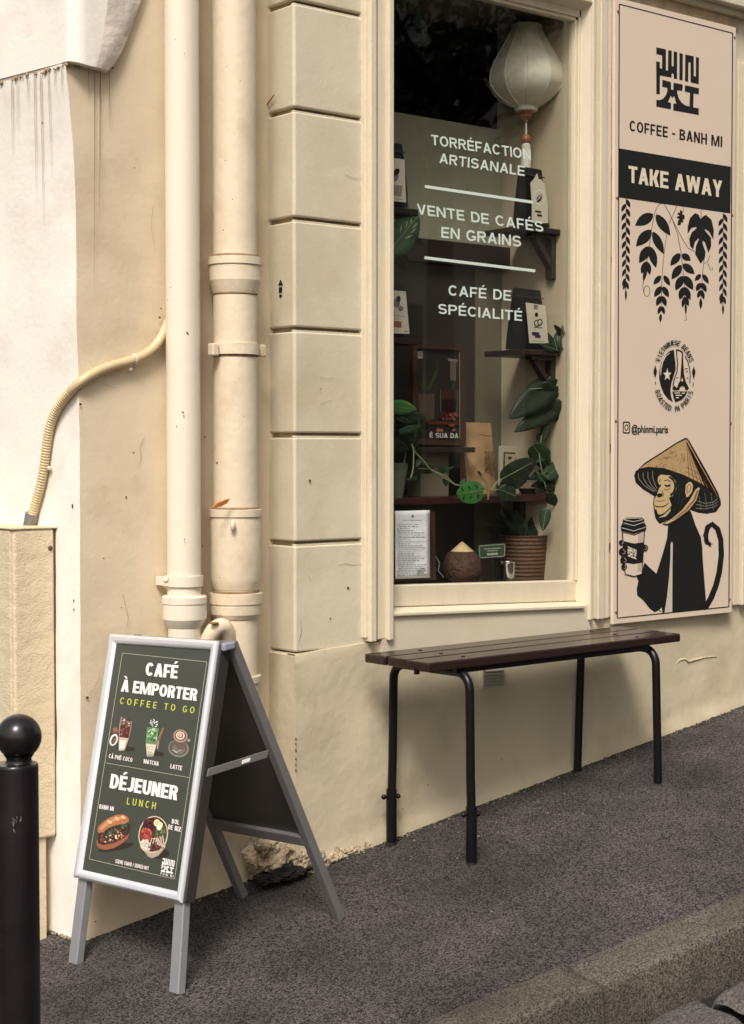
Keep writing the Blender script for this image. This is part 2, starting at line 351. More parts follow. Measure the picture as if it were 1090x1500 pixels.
# ---- a block capital alphabet drawn from strokes: w letter width, t stem width, h bar width (cap height = 1)
def _ring(cx, cy, rx, ry, a0, a1, t, h, n=14, p=2.12):
    o, i = [], []
    for k in range(n+1):
        a = R(a0+(a1-a0)*k/n); c, s_ = math.cos(a), math.sin(a)
        f = lambda v: math.copysign(abs(v)**(2/p), v)
        o.append((cx+rx*f(c), cy+ry*f(s_))); i.append((cx+(rx-t)*f(c), cy+(ry-h)*f(s_)))
    return [[o[k], o[k+1], i[k+1], i[k]] for k in range(n)]
def _box(x0, y0, x1, y1): return [[(x0, y0), (x1, y0), (x1, y1), (x0, y1)]]
def _dia(x0, y0, x1, y1, d): return [[(x0, y0), (x0+d, y0), (x1+d, y1), (x1, y1)]]
def _letter(ch, w, t, h):
    B_, D_, G_ = _box, _dia, _ring; d = t*1.08
    acc = None
    if ch in 'ÉÈÊÀ': acc = ch; ch = {'É': 'E', 'È': 'E', 'Ê': 'E', 'À': 'A'}[ch]
    W = w*{'I': t/w, 'M': 1.28+max(0, t-.15)*2.6, 'W': 1.42+max(0, t-.15)*1.5, 'E': .88, 'F': .84, 'L': .82, 'J': .78, 'T': .95, 'A': 1.08, 'V': 1.04, 'Y': 1.02, 'O': 1.1, 'G': 1.08, 'C': 1.04, 'N': 1.04, '-': .5, '/': .45, '.': t/w}.get(ch, 1)
    P = []
    if ch == 'A': a = W/2-d/2; P = D_(0, 0, a, 1, d)+D_(W-d, 0, a, 1, d)+B_(W*.22, .22, W*.78, .22+h)
    elif ch == 'B': P = B_(0, 0, t, 1)+B_(t, 1-h, W*.5, 1)+B_(t, .5-h/2+.02, W*.55, .5+h/2+.02)+B_(t, 0, W*.55, h)+G_(W*.5, .76, W*.46, .24, -90, 90, t, h)+G_(W*.55, .27, W*.45, .27, -90, 90, t, h)
    elif ch == 'C': P = G_(W/2, .5, W/2, .5, 38, 322, t, h, 26)
    elif ch == 'D': P = B_(0, 0, t, 1)+B_(t, 1-h, W*.45, 1)+B_(t, 0, W*.45, h)+G_(W*.45, .5, W*.55, .5, -90, 90, t, h, 20)
    elif ch == 'E': P = B_(0, 0, t, 1)+B_(t, 0, W, h)+B_(t, .5-h/2, W*.93, .5+h/2)+B_(t, 1-h, W, 1)
    elif ch == 'F': P = B_(0, 0, t, 1)+B_(t, .46-h/2, W*.9, .46+h/2)+B_(t, 1-h, W, 1)
    elif ch == 'G': P = G_(W/2, .5, W/2, .5, 40, 315, t, h, 26)+B_(W*.55, .5-h, W, .5)+B_(W-t*.9, .12, W, .5-h)
    elif ch == 'H': P = B_(0, 0, t, 1)+B_(W-t, 0, W, 1)+B_(t, .5-h/2, W-t, .5+h/2)
    elif ch == 'I': P = B_(0, 0, t, 1)
    elif ch == 'J': P = B_(W-t, .3, W, 1)+G_(W/2, .3, W/2, .3, 195, 360, t, h, 14)
    elif ch == 'K': P = B_(0, 0, t, 1)+D_(t*.9, .40, W-d*1.12, 1, d*1.15)+D_(W-d*1.15, 0, W*.30, .60, d*1.15)
    elif ch == 'L': P = B_(0, 0, t, 1)+B_(t, 0, W, h)
    elif ch == 'M': P = B_(0, 0, t, 1)+B_(W-t, 0, W, 1)+D_(W/2-d*.38, 0, t*.4, 1, d*.76)+D_(W/2-d*.38, 0, W-t*.4-d*.76, 1, d*.76)
    elif ch == 'N': P = B_(0, 0, t, 1)+B_(W-t, 0, W, 1)+D_(W-t-d*.1, 0, t-d, 1, d*1.05)
    elif ch == 'O': P = G_(W/2, .5, W/2, .5, 0, 360, t, h, 32)
    elif ch == 'P': P = B_(0, 0, t, 1)+B_(t, 1-h, W*.55, 1)+B_(t, .40, W*.55, .40+h)+G_(W*.55, .70, W*.45, .30, -90, 90, t, h)
    elif ch == 'R': P = B_(0, 0, t, 1)+B_(t, 1-h, W*.55, 1)+B_(t, .42, W*.55, .42+h)+G_(W*.55, .71, W*.43, .29, -90, 90, t, h)+D_(W-d*1.05, 0, W*.42, .45, d*1.1)
    elif ch == 'S': P = G_(W/2, .735, W/2*.95, .265, 25, 270, t, h, 18)+G_(W/2, .265+.0, W/2, .265+h*.0, -155, 90, t, h, 18) if False else G_(W/2, 1-.25-h/4, W*.48, .25+h/4, 22, 270, t, h, 18)+G_(W/2, .25+h/4, W*.5, .25+h/4, -158, 90, t, h, 18)
    elif ch == 'T': P = B_(0, 1-h, W, 1)+B_(W/2-t/2, 0, W/2+t/2, 1-h)
    elif ch == 'U': P = B_(0, .38, t, 1)+B_(W-t, .38, W, 1)+G_(W/2, .38, W/2, .38, 180, 360, t, h, 18)
    elif ch == 'V': a = W/2-d/2; P = D_(a, 0, 0, 1, d)+D_(a, 0, W-d, 1, d)
    elif ch == 'W': P = D_(W*.27-d/2, 0, 0, 1, d*.95)+D_(W*.27-d/2, 0, W*.5-d/2, 1, d*.9)+D_(W*.73-d/2, 0, W*.5-d/2, 1, d*.9)+D_(W*.73-d/2, 0, W-d*.95, 1, d*.95)
    elif ch == 'X': P = D_(0, 0, W-d*1.1, 1, d*1.1)+D_(W-d*1.1, 0, 0, 1, d*1.1)
    elif ch == 'Y': a = W/2-t/2; P = B_(a, 0, a+t, .44)+D_(a, .40, 0, 1, d)+D_(a, .40, W-d, 1, d)
    elif ch == 'Z': P = B_(0, 0, W, h)+B_(0, 1-h, W, 1)+D_(0, h*.9, W-d*1.3, 1-h*.9, d*1.3)
    elif ch == '-': P = B_(0, .36, W, .36+h)
    elif ch == '/': P = D_(0, 0, W-d*.7, 1, d*.7)
    elif ch == '.': P = B_(0, 0, t, h)
    m_ = W/2; y0 = 1.09; a = t*.8
    if acc == 'É': P += [[(m_-a*.6, y0), (m_+a*.25, y0), (m_+a*1.3, y0+.2), (m_+a*.1, y0+.2)]]
    if acc in ('È', 'À'): P += [[(m_-a*.25, y0), (m_+a*.6, y0), (m_-a*.1, y0+.2), (m_-a*1.3, y0+.2)]]
    if acc == 'Ê': P += [[(m_-a*1.2, y0), (m_-a*.3, y0), (m_, y0+.1), (m_, y0+.2)], [(m_+a*.3, y0), (m_+a*1.2, y0), (m_, y0+.2), (m_, y0+.1)]]
    return P, W
def block(txt, w, t, h, gap, space):
    out, x = [], 0.
    for ch in txt:
        if ch == ' ': x += space; continue
        P, W = _letter(ch, w, t, h)
        out += [[(x+a, b) for a, b in q] for q in P]; x += W+gap
    return out, x-gap

LOGO = [[(235,100),(388,135),(388,468),(420,470),(425,145),(480,155),(480,400),(510,405),(512,165),(568,180),(565,608),(515,600),(512,530),(490,515),(478,530),(475,585),(292,550),(290,850),(235,848),(232,325),(290,335),(292,430),(325,445),(328,230),(235,210)],
 [(605,190),(658,205),(655,632),(602,620)],
 [(697,215),(832,245),(832,560),(865,570),(868,255),(915,265),(912,690),(782,658),(780,345),(748,335),(742,650),(692,640)],
 [(330,620),(468,655),(470,770),(488,785),(505,775),(510,665),(655,695),(650,795),(568,785),(570,830),(590,910),(630,975),(690,1025),(765,1045),(772,825),(690,805),(692,705),(915,755),(912,850),(830,835),(825,1060),(912,1075),(912,1180),(505,1105),(508,1000),(555,1000),(520,875),(490,910),(465,870),(418,975),(468,990),(468,1090),(235,1045),(235,940),(290,945),(345,920),(390,860),(410,800),(410,745),(330,730)]]

# ------------------------------------------------------------------ ground
S0, SX = -.3294, .13794
def sm(a, b, x): t = min(1, max(0, (x-a)/(b-a))); return t*t*(3-2*t)
def gz(x, y):
    z = S0+SX*x+.02*y - .024*sm(-.35, .06, y)*(1-sm(3.05, 3.35, x))
    if x < 2.45: z -= .05*(2.45-x)
    if x > 7: z = z
    return z
def kerb_y(x):
    y = -1.142-.0874*(x-2.798)
    if x < 2.72: y -= .95*(2.72-x)**1.25
    return y
def gz_n(x, y):
    return gz(x, y)+.004*noise.noise(Vector((x*3, y*3, 0)))+.0025*noise.noise(Vector((x*11, y*11, 3)))
def grid(xs, rows, zf):
    mb = MB(); vs = []; ny = len(rows(xs[0]))
    for x in xs:
        for y in rows(x): vs.append((x, y, zf(x, y)))
    fs = [(i*ny+j, (i+1)*ny+j, (i+1)*ny+j+1, i*ny+j+1) for i in range(len(xs)-1) for j in range(ny-1)]
    return mb.add(vs, fs, 0, True)
xs = list(np.concatenate([np.linspace(-8, 1.6, 30), np.arange(1.64, 6.6, .035), np.linspace(6.7, 14, 30)]))
pav = grid(xs, lambda x: [kerb_y(max(x, -2))-.05]+list(np.linspace(kerb_y(max(x, -2))-.004, .6, 44))+[6.], lambda x, y: gz_n(x, y)-(.035 if y < kerb_y(max(x, -2))-.02 else 0)).build('pavement', asphalt)
tag(pav, None, None, kind='structure')

# kerb: long granite blocks laid end to end, the outer edge worn round
kb = MB(); KW = .165
joints = [-2, -1.1, -.2, .6, 1.3, 1.95, 2.52, 3.165, 4.12, 5.05, 6, 7, 8, 9, 10, 11, 12, 13, 14]
for a, b in zip(joints[:-1], joints[1:]):
    n = 26; jit = random.uniform(-.006, .006); lift = random.uniform(-.003, .006)
    secs = []
    for i in range(n+1):
        x = a+.010+(b-a-.020)*i/n; e = min(1, min(i, n-i)/1.6+.0)
        d = .02; t = Vector((d, kerb_y(x+d)-kerb_y(x), 0)).normalized(); nn = Vector((t.y, -t.x, 0))
        w = KW+jit+.006*noise.noise(Vector((x*5, 1, 0)))
        zt = gz(x, kerb_y(x))+.004+lift
        pr = [(-.012+.016*noise.noise(Vector((x*9, 5, 0))), -.16), (-.006+.018*noise.noise(Vector((x*9, 5, 0))), -.004), (.012, .001)]
        for q in range(1, 7): pr.append((.012+(w-.035)*q/6., .003*noise.noise(Vector((x*14, q*.9, 2)))))
        for q in range(1, 5):
            aa = R(90*q/4); pr.append((w-.023+.023*math.sin(aa)+.004*noise.noise(Vector((x*18, q, 7))), -.023*(1-math.cos(aa))+.004*noise.noise(Vector((x*18, q, 9)))))
        for q in range(1, 4): pr.append((w+.004+.006*noise.noise(Vector((x*10, q*2, 4))), -.023-.05*q))
        sec = []
        for u, z in pr:
            zz = zt+z-(1-e)*.016*(z > -.1)*(u > .03)
            sec.append((x+nn.x*u, kerb_y(x)+nn.y*u, zz))
        secs.append(sec)
    m = len(secs[0]); vs = [p for s_ in secs for p in s_]
    fs = [(i*m+j, i*m+j+1, (i+1)*m+j+1, (i+1)*m+j) for i in range(n) for j in range(m-1)]
    kb.add(vs, fs, 0, True); kb.add(secs[0], [list(range(m))]); kb.add(secs[-1], [list(range(m-1, -1, -1))])
kerb = kb.build('kerb', granite); tag(kerb, None, None, kind='structure')

def road_z(x, y): return S0+SX*x+.02*-1.2-.122+.03*(min(y, -1.2)+1.2)*.5
rd = MB()
rd.add(*(lambda g: (g.v, g.f))(grid(list(np.linspace(-30, 30, 40)), lambda x: list(np.linspace(-40, -1.0, 14)), lambda x, y: road_z(max(min(x, 14), -8), max(y, -8))-.035)), 1, True)
for r_ in range(9):
    xx = 1.2+random.uniform(0, .1)
    while xx < 6.4:
        w = random.uniform(.20, .29); d = .195
        y0 = -1.385-.0874*(xx-2.8)-r_*.212; xa = xx; xx += w+.024
        if xa < 2.3: continue
        vs = []; nx, nyy = 12, 10; s1 = random.random()*50
        for i in range(nx+1):
            for j in range(nyy+1):
                u, q = i/nx*2-1, j/nyy*2-1
                rr = (abs(u)**9+abs(q)**9)
                sh = .5*(1-.06*abs(u*q)**1.5)
                X = xa+w/2+u*w*sh*(1+.12*noise.noise(Vector((s1, q*1.3, 0)))); Y = y0-d/2+q*d*sh*(1+.12*noise.noise(Vector((u*1.3, s1, 0))))
                z = road_z(X, Y)+.024-.022*rr+.008*noise.noise(Vector((X*9, Y*9, s1)))+.003*noise.noise(Vector((X*30, Y*30, s1)))
                vs.append((X, Y, z))
        rd.add(vs, [(i*(nyy+1)+j, (i+1)*(nyy+1)+j, (i+1)*(nyy+1)+j+1, i*(nyy+1)+j+1) for i in range(nx) for j in range(nyy)], 0, True)
road = rd.build('road', [settm, hole]); tag(road, None, None, kind='structure')

# ------------------------------------------------------------------ cafe building
X0 = XC(433, 0., 960)                       # pilaster corner
cafe = thing('cafe_building', 'cream painted cafe front with shop window, grooved stone pilaster and rendered plinth', 'building', (4.5, .3, .1))
ZP = .82                                    # plinth top
def zp(px, py, Y=0.): return float(PY(px, py, Y)[2])
TOPZ = 7.
# plinth as a fine sheet so its plaster can bulge
pl = MB(); xs_p = list(np.arange(X0, 6.4, .03))+list(np.linspace(6.4, 13, 12)); nz = 40
ctop = [(X0, .815), (3.4, .83), (3.75, .835), (4.4, .835), (5.1, .838), (5.6, .838), (13, .838)]
def top_at(x): return float(np.interp(x, [c[0] for c in ctop], [c[1] for c in ctop]))+.003*noise.noise(Vector((x*9, 3, 1)))
vs = []
for x in xs_p:
    zt = top_at(x)
    for j in range(nz+1):
        z = -.35+(zt+.35)*j/nz
        y = .012*noise.noise(Vector((x*1.7, z*2.1, 5)))*sm(0, .25, x-X0)-.004*noise.noise(Vector((x*7, z*7, 5)))
        flare = .012*(1-sm(0, .05, z-gz(x, 0)))
        vs.append((x, y-flare, z))
    vs.append((x, .0035, zt+.006)); vs.append((x, .05, zt+.008))
m = nz+3
pl.add(vs, [(i*m+j, (i+1)*m+j, (i+1)*m+j+1, i*m+j+1) for i in range(len(xs_p)-1) for j in range(m-1)], 0, True)
# its left return
vs = []; rows = 16
for i in range(rows+1):
    y = .30*i/rows
    for j in range(nz+1):
        z = -.35+(top_at(X0)+.35)*j/nz; vs.append((X0+.004*noise.noise(Vector((y*9, z*5, 8)))*(i > 0), y+(.0 if i else -.004*noise.noise(Vector((X0*7, z*7, 5)))-.012*(1-sm(0, .05, z-gz(X0, 0)))), z))
    vs.append((X0+.01, max(y, .004), top_at(X0)+.006)); vs.append((X0+.06, max(y, .004), top_at(X0)+.008))
pl.add(vs, [(i*m+j, i*m+j+1, (i+1)*m+j+1, (i+1)*m+j) for i in range(rows) for j in range(m-1)], 0, True)
pl.build('plinth', plinthm, cafe)

# pilaster: blocks with open joints over a dirty core
X1 = XC(535.5, .01)
core = MB(); core.box((X0+.022, .034, .815), (X1+.02, .40, TOPZ)); core.build('pilaster_core', groove, cafe)
jz = [zp(433, y) for y in (958, 797, 637, 481, 319, 158, 0)]
jz += [jz[-1]+.37*k for k in range(1, 9)]
pb = MB()
for k in range(len(jz)-1):
    lo, hi = jz[k]+.007, jz[k+1]-.009
    if k == 0: lo = jz[0]+.004
    if hi > TOPZ: break
    x0 = X0+.006
    vs = []; 
    # block with a softly rounded left corner, sides slightly uneven
    prof = [(x0+.004, .40), (x0, .2), (x0, .05)]
    for q in range(11): a = R(180+90*q/10); prof.append((x0+.010+.010*math.cos(a), .022+.010*math.sin(a)))
    prof += [(x0+.12, .0125), (x0+.25, .011), (X1-.004, .012), (X1+.01, .012), (X1+.01, .4)]
    zs = [lo+.0, lo+.003, lo+.006, (lo+hi)/2, hi-.005, hi-.0025, hi]
    ins = [.005, .001, 0, 0, 0, .001, .004]
    n = len(prof)
    for z, q in zip(zs, ins):
        for i, (x, y) in enumerate(prof):
            ox = q if x < x0+.03 else 0; oy = q if y < .045 else 0
            wv = .0025*noise.noise(Vector((x*8, z*8, y*8)))
            vs.append((x+ox, y+oy+wv, z+.003*noise.noise(Vector((x*14, z*40, 2)))*(q > .005)))
    pb.add(vs, [(r*n+i, r*n+i+1, (r+1)*n+i+1, (r+1)*n+i) for r in range(6) for i in range(n-1)], 0, False)
    pb.add(vs[:n], [list(range(n))]); pb.add(vs[-n:], [list(range(n-1, -1, -1))])
po = pb.build('pilaster', cream, cafe)
# joint mortar lips
mj = MB()
for k in range(1, 9): mj = MB(); mj.box((X0+.012, .020, jz[k]-.010), (X1, .036, jz[k]-.002)); mj.build('joint_mortar', cream, cafe, bevel=.003)

# window surround, left side
ZT = 3.35; ZB = .842
cs = MB()
for a, b, y in ((535.5, 542, -.010), (543.5, 552.5, -.026), (570, 577.5, -.030)):
    cs.box((XC(a, y), y, ZB+.012*(a < 540)), (XC(b, y), .06, ZT))
cs.box((XC(540, -.004), -.002, ZB), (XC(572, -.014), .06, ZT))
cs.box((XC(554.5, -.014), -.014, ZB+.004), (XC(569, -.014), .05, ZT))
cs.build('window_casing', joinery, cafe, bevel=.004)
# right side: outer casing then the splayed reveal and the glazing bead
YG = .05
xr0 = float(PY(845, 600, .034)[0]); xr1 = float(PY(866, 600, -.022)[0])
cr = MB()
for a, b, y in ((866, 869, -.024), (869.5, 877, -.006), (878, 886, -.026), (887, 892.5, -.016), (893.5, 900, -.008)):
    cr.box((XC(a, y), y, ZB), (XC(b, y)+.006, .07, ZT))
cr.build('window_casing', joinery, cafe, bevel=.004)
gx0 = XC(577.5, -.03)-.03; gx1 = float(PY(836, 600, YG)[0])
gzb = float(PY(700, 852.5, YG)[2]); gzt = float(PY(837, 31, YG)[2])
fr = MB()
for (xa, ya, xb, yb) in ((xr0, .034, xr1, -.020),):                    # reveal on the right, facing left
    fr.add([(xa, ya, gzb-.12), (xb, yb, gzb-.12), (xb, yb, gzt+.06), (xa, ya, gzt+.035)], [(0, 1, 2, 3)])
    fr.add([(gx0-.05, ya, gzt+.035), (xa, ya, gzt+.035), (xb, yb, gzt+.06), (gx0-.05, yb, gzt+.06)], [(0, 1, 2, 3)])
fr.box((gx1-.002, .034, gzb-.02), (xr0+.012, .07, gzt+.05))            # bead right
fr.box((gx1+.010, .026, gzb-.02), (xr0+.012, .034, gzt+.05))
fr.box((gx0-.05, .034, gzt), (xr0+.01, .07, gzt+.05))                  # bead top
fr.box((gx0-.05, .026, gzt+.012), (xr0+.01, .034, gzt+.05))
fr.build('window_frame', joinery, cafe, bevel=.003)
fh = MB(); fh.box((gx0-.05, -.020, gzt+.06), (xr1+.01, .07, ZT+.02)); fh.build('window_head', joinery, cafe, bevel=.003)
# bottom rail, sill ledge and apron, which all follow the small tilt of the real sill
def qd(mb, a, b, c, d, off): mb.prism([a, b, c, d], off)
br_ = MB()
qd(br_, PY(560, 858, .034), PY(847, 850, .034), PY(848, 880.5, .034), PY(560, 889.5, .034), (0, .05, 0))
br_.build('bottom_rail', joinery, cafe, bevel=.004)
sl = MB()
a, b = PY(566, 890, .036), PY(842, 881, .036); c, d = PY(857, 886.5, -.024), PY(574.5, 898, -.024)
sl.add([a, b, c, d, a+[0, 0, -.03], b+[0, 0, -.03], c+[0, 0, -.012], d+[0, 0, -.012]], [(3, 2, 1, 0), (2, 3, 7, 6), (0, 4, 7, 3), (1, 2, 6, 5), (4, 5, 6, 7)])
sl.build('window_sill', joinery, cafe, bevel=.003)
ap = MB(); qd(ap, PY(560, 897, -.012), PY(860, 887, -.012), PY(868, 938, -.012), PY(560, 960, -.012), (0, .06, 0)); ap.build('apron', cream, cafe)
# glass and the lettering stuck on it
gp = MB(); gp.box((gx0-.05, YG, gzb-.03), (gx1+.012, YG+.006, gzt+.02)); gobj = gp.build('window_glass', glass, cafe)
ltr = Print(lambda x, y, k: PY(x, y, YG-k), .0012, .00004)
for t_, a, b, c, bo in (('TORRÉFACTION', (632.4, 212), (778, 234), (631.5, 197), .55), ('ARTISANALE', (643.6, 238.6), (768.4, 258), (644.2, 224), .55),
        ('VENTE DE CAFÉS', (611.5, 313.5), (796.4, 340), (610.5, 298.3), .55), ('EN GRAINS', (646.7, 347.8), (763.4, 361.8), (646.7, 332), .55),
        ('CAFÉ DE', (657, 432.5), (748.7, 440.6), (657.2, 417.5), .6), ('SPÉCIALITÉ', (642, 459.4), (765, 470.3), (642, 444.8), .6)):
    ltr.block(t_, a, b, c, vinyl, .82, .175, .165, .14, .50)
ltr.line([(622.4, 273), (781, 296.3)], 4.2, vinyl).line([(621.8, 377.4), (784, 396.8)], 4.2, vinyl)
lo_ = ltr.build('window_lettering', gobj)

# wall behind the sign, right casing, cornice, upper wall
wl_ = MB()
wl_.box((XC(893, 0), .004, ZP), (13, .35, ZT-.002)); wl_.box((X1+.01, .010, ZT), (13, .35, TOPZ))
wl_.build('wall', cream, cafe)
Xp1 = float(PY(1080, 600, -.02)[0])
rc = MB()
rc.box((Xp1, -.012, ZB), (Xp1+.030, .02, 3.06)); rc.box((Xp1+.034, -.030, ZB), (Xp1+.062, .02, 3.06)); rc.box((Xp1+.066, -.018, ZB), (Xp1+.16, .02, 3.06))
rc.build('door_casing', joinery, cafe, bevel=.004)
zc = float(PY(1090, 33, -.05)[2])
cn = MB(); xa = XC(866, -.02)
cn.box((xa, -.028, zc+.030), (13, .03, zc+.10)); cn.box((xa, -.060, zc+.055), (13, .03, zc+.40))
cn.build('cornice', cream, cafe, bevel=.006)
rs = MB(); rs.box((xa+.02, -.006, zc-.02), (Xp1, .006, zc+.03)); rs.build('recess_shadow_board', groove, cafe)  # dark board paints in the shade line under the cornice

# air vent low on the plinth
av = MB(); vy = -.014
c4 = [PY(709, 979, vy), PY(737, 977, vy), PY(737, 1004, vy), PY(709, 1007, vy)]
va, vb = c4[0], c4[2]
av.prism([PY(708, 978, vy), PY(739, 976, vy), PY(739, 1006, vy), PY(708, 1009, vy)], (0, .03, 0))
for k in range(6):
    t0 = (k+.25)/6.; p = c4[0]*(1-t0)+c4[3]*t0; q = c4[1]*(1-t0)+c4[2]*t0
    av.add([p, q, q+[0, -.010, -.008], p+[0, -.010, -.008], q+[0, 0, -.010], p+[0, 0, -.010]], [(0, 1, 2, 3), (3, 2, 4, 5)])
av.build('air_vent', mat('vent_paint', (.50, .45, .37), .45), cafe)
# raised repair crack on the plinth
ck = MB(); pts = [(978, 972), (988, 973.5), (995, 967), (1003, 965), (1008, 969), (1018, 966.5), (1032, 963), (1050, 961.5)]
ck.tube([PY(x, y, .002) for x, y in pts], [.002, .0035, .0045, .0045, .005, .0035, .0025, .0015], 8); ck.build('plaster_ridge', plinthm, cafe)
# black marks painted on the pilaster return
bmk = MB()
for pts in ([(407.5, 418), (410.5, 410), (413.5, 417)], [(408.5, 421), (412.5, 420.5), (412.5, 428), (408.5, 428.5)], [(409, 431.5), (412, 431.3), (412, 435), (409, 435.2)]):
    bmk.prism([PX(x, y, X0+.003) for x, y in pts], (.004, 0, 0))
bmk.build('black_mark', inkblack, cafe)
# small chips in the paint
ch = MB()
for x, y, s_ in ((454, 704, 2.4), (510, 861, 2.4), (484, 906, 1.6), (610, 1128, 2.2), (590, 1184, 1.2), (627, 1150, 1.4), (470, 570, 1.2), (735, 1112, 1.2)):
    p = PY(x, y, -.001 if y > 960 else .0085); ch = MB(); ch.ball(p, s_*.0016, 6, sx=1.4, sy=.18); ch.build('paint_chip', darkspot, cafe)
chp = MB()
for y in (1082, 1090, 1099, 1112, 1120, 1128):
    p = PY(433.5, y, -.003); chp.ball(p, .0035, 6, sx=.7, sy=.7, sz=random.uniform(1., 2.4))
chp.build('corner_chip', darkspot, cafe)
crackm = mat('hairline_crack', (.38, .30, .19), .8)
hc = Print(lambda x, y, k: PY(x, y, .0095-k), .0, .00003)
for pts in ([(497, 828), (506, 825), (518, 828), (533, 826)], [(452, 843), (456, 852)], [(468, 552), (480, 555), (489, 553)], [(438, 940), (442, 925), (440, 905)], [(470, 590), (486, 586)], [(505, 255), (520, 262), (531, 260)]):
    hc = Print(lambda x, y, k: PY(x, y, .0095-k), .0, .00003); hc.line(pts, [.7]*(len(pts)-1)+[.3], crackm); hc.build('hairline_crack', cafe)
# broken plaster at the foot of the corner
bk = MB()
def lump(mb, c, r, seed, m=0, n=34, amp=.45):
    s_ = len(mb.v); f_ = len(mb.f); mb.ball(c, 1., n, m)
    for i in range(s_, len(mb.v)):
        d = np.array(mb.v[i])-np.array(c); dv = Vector(tuple(d))
        q = 1+amp*noise.noise(dv*1.7+Vector((seed, 0, 0)))+amp*.6*noise.noise(dv*4+Vector((0, seed, 0)))-amp*.30*abs(noise.noise(dv*6+Vector((0, 0, seed))))-amp*.12*abs(noise.noise(dv*15+Vector((seed, 0, 0))))
        mb.v[i] = tuple(np.array(c)+d*np.array(r)*q)
    for i in range(f_, len(mb.f)): mb.s[i] = False
for (px, py, Y, r, sd_) in ((392, 1250, .07, (.09, .09, .10), 1), (378, 1262, .09, (.05, .06, .07), 11), (428, 1240, .05, (.10, .06, .05), 2), (447, 1258, .0, (.06, .035, .055), 21), (470, 1266, -.005, (.05, .035, .050), 3), (492, 1254, -.002, (.03, .025, .045), 6), (515, 1247, -.004, (.055, .022, .026), 4), (534, 1240, -.004, (.025, .02, .025), 8)):
    lump(bk, PY(px, py, Y), tuple(np.array(r)*(.76, .7, .74)), sd_*7.7)
bk.build('broken_plaster', broken, cafe)
hk = MB()
for (px, py, Y, r, sd_) in ((422, 1277, .015, (.075, .05, .026), 9), (396, 1286, .03, (.05, .05, .020), 10), (452, 1284, -.012, (.04, .02, .013), 12), (497, 1262, -.012, (.03, .02, .012), 14)): lump(hk, PY(px, py, Y), r, sd_*3.3)
hk.build('plaster_hole', hole, cafe)

# display box behind the glass
XR = float(PY(836, 600, YG+.01)[0])+.004
YB = .44
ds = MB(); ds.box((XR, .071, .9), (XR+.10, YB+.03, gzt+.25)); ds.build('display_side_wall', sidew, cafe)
ZF = gzb-.045
df = MB(); df.box((gx0-.1, .052, ZF-.06), (XR, YB+.02, ZF)); df.build('display_floor', dwood, cafe)
dl = MB(); dl.box((gx0-.14, .06, .9), (gx0-.02, 2.2, gzt+.25)); dl.build('display_left_wall', olivep, cafe)
zb1 = float(PY(655, 177, YB)[2]); zb2 = float(PY(670, 357, YB)[2]); zb3 = float(PY(670, 391, YB)[2])
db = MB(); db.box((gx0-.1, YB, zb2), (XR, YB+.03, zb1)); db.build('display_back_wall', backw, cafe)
dk = MB(); dk.box((gx0-.1, YB-.05, zb3), (XR-.002, YB+.03, zb2-.001)); dk.build('display_valance', dwood, cafe, bevel=.003)
xd = float(PY(697, 500, YB-.02)[0])
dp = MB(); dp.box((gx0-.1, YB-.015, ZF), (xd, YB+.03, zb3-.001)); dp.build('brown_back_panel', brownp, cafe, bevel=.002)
do = MB(); do.box((xd+.006, YB, ZF), (XR-.001, YB+.03, zb3-.001)); do.build('shaded_back_wall', olivep, cafe)  # same back wall, its weaker light painted in as a darker olive
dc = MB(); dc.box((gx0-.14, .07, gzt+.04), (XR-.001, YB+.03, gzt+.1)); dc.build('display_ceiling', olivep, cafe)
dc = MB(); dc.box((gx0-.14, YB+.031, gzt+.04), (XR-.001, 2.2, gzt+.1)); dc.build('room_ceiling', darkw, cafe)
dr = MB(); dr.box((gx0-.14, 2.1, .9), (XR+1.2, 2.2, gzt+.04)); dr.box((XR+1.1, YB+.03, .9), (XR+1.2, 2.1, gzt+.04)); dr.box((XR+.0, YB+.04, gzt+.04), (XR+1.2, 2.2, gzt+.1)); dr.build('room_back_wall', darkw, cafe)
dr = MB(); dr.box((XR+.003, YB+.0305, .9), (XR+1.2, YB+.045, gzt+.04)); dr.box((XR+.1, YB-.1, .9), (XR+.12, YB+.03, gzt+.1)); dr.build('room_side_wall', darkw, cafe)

# ------------------------------------------------------------------ sign panel
YS = -.034
sg = thing('sign_panel', 'tall cream take away sign screwed to the wall beside the shop window', 'sign', PY(988, 914, 0))
SC = [(901, -4), (1078.5, 40.5), (1072.2, 897), (897.8, 914.8)]
bd = MB(); bd.prism([PY(x, y, YS) for x, y in SC], (0, .014, 0)); bd.build('board', printb, sg, bevel=.002)
fb_ = MB()
for x, y in ((894.5, 112), (894, 250), (893, 380), (893, 655), (893, 800)):
    p = PY(x, y, -.014); fb_ = MB(); fb_.box(p-[.008, 0, .012], p+[.014, .022, .012]); fb_.build('fixing_block', darkspot, sg)
scw = MB()
for x, y in ((905.5, 17), (1076, 55), (903.8, 290), (1072.5, 315), (902, 617), (1070.5, 620), (902, 897), (1068.8, 878)):
    p = PY(x, y, YS); scw = MB(); scw.ball(p, .006, 6, sy=.6); scw.build('screw', rust, sg)
S = lambda x, y, k: PY(x, y, YS-k)
b1 = Print(S)
cor = [(907.3, 6), (1073.3, 48.5), (1067.8, 888.8), (904.3, 905.4)]
for i in range(4): b1.line([cor[i], cor[(i+1) % 4]], 1.5, inkblack)
b1.build('border_line', sg)
lg = Print(S)
for p in LOGO: lg.poly([(940+x/10.9, 60+y/10.9) for x, y in p], inkblack)
lg.build('logo', sg)
tx = Print(S); tx.block('COFFEE - BANH MI', (922.3, 191.8), (1058, 215.7), (922.5, 176), inkblack, .66, .19, .165, .12, .36); tx.build('product_lettering', sg)
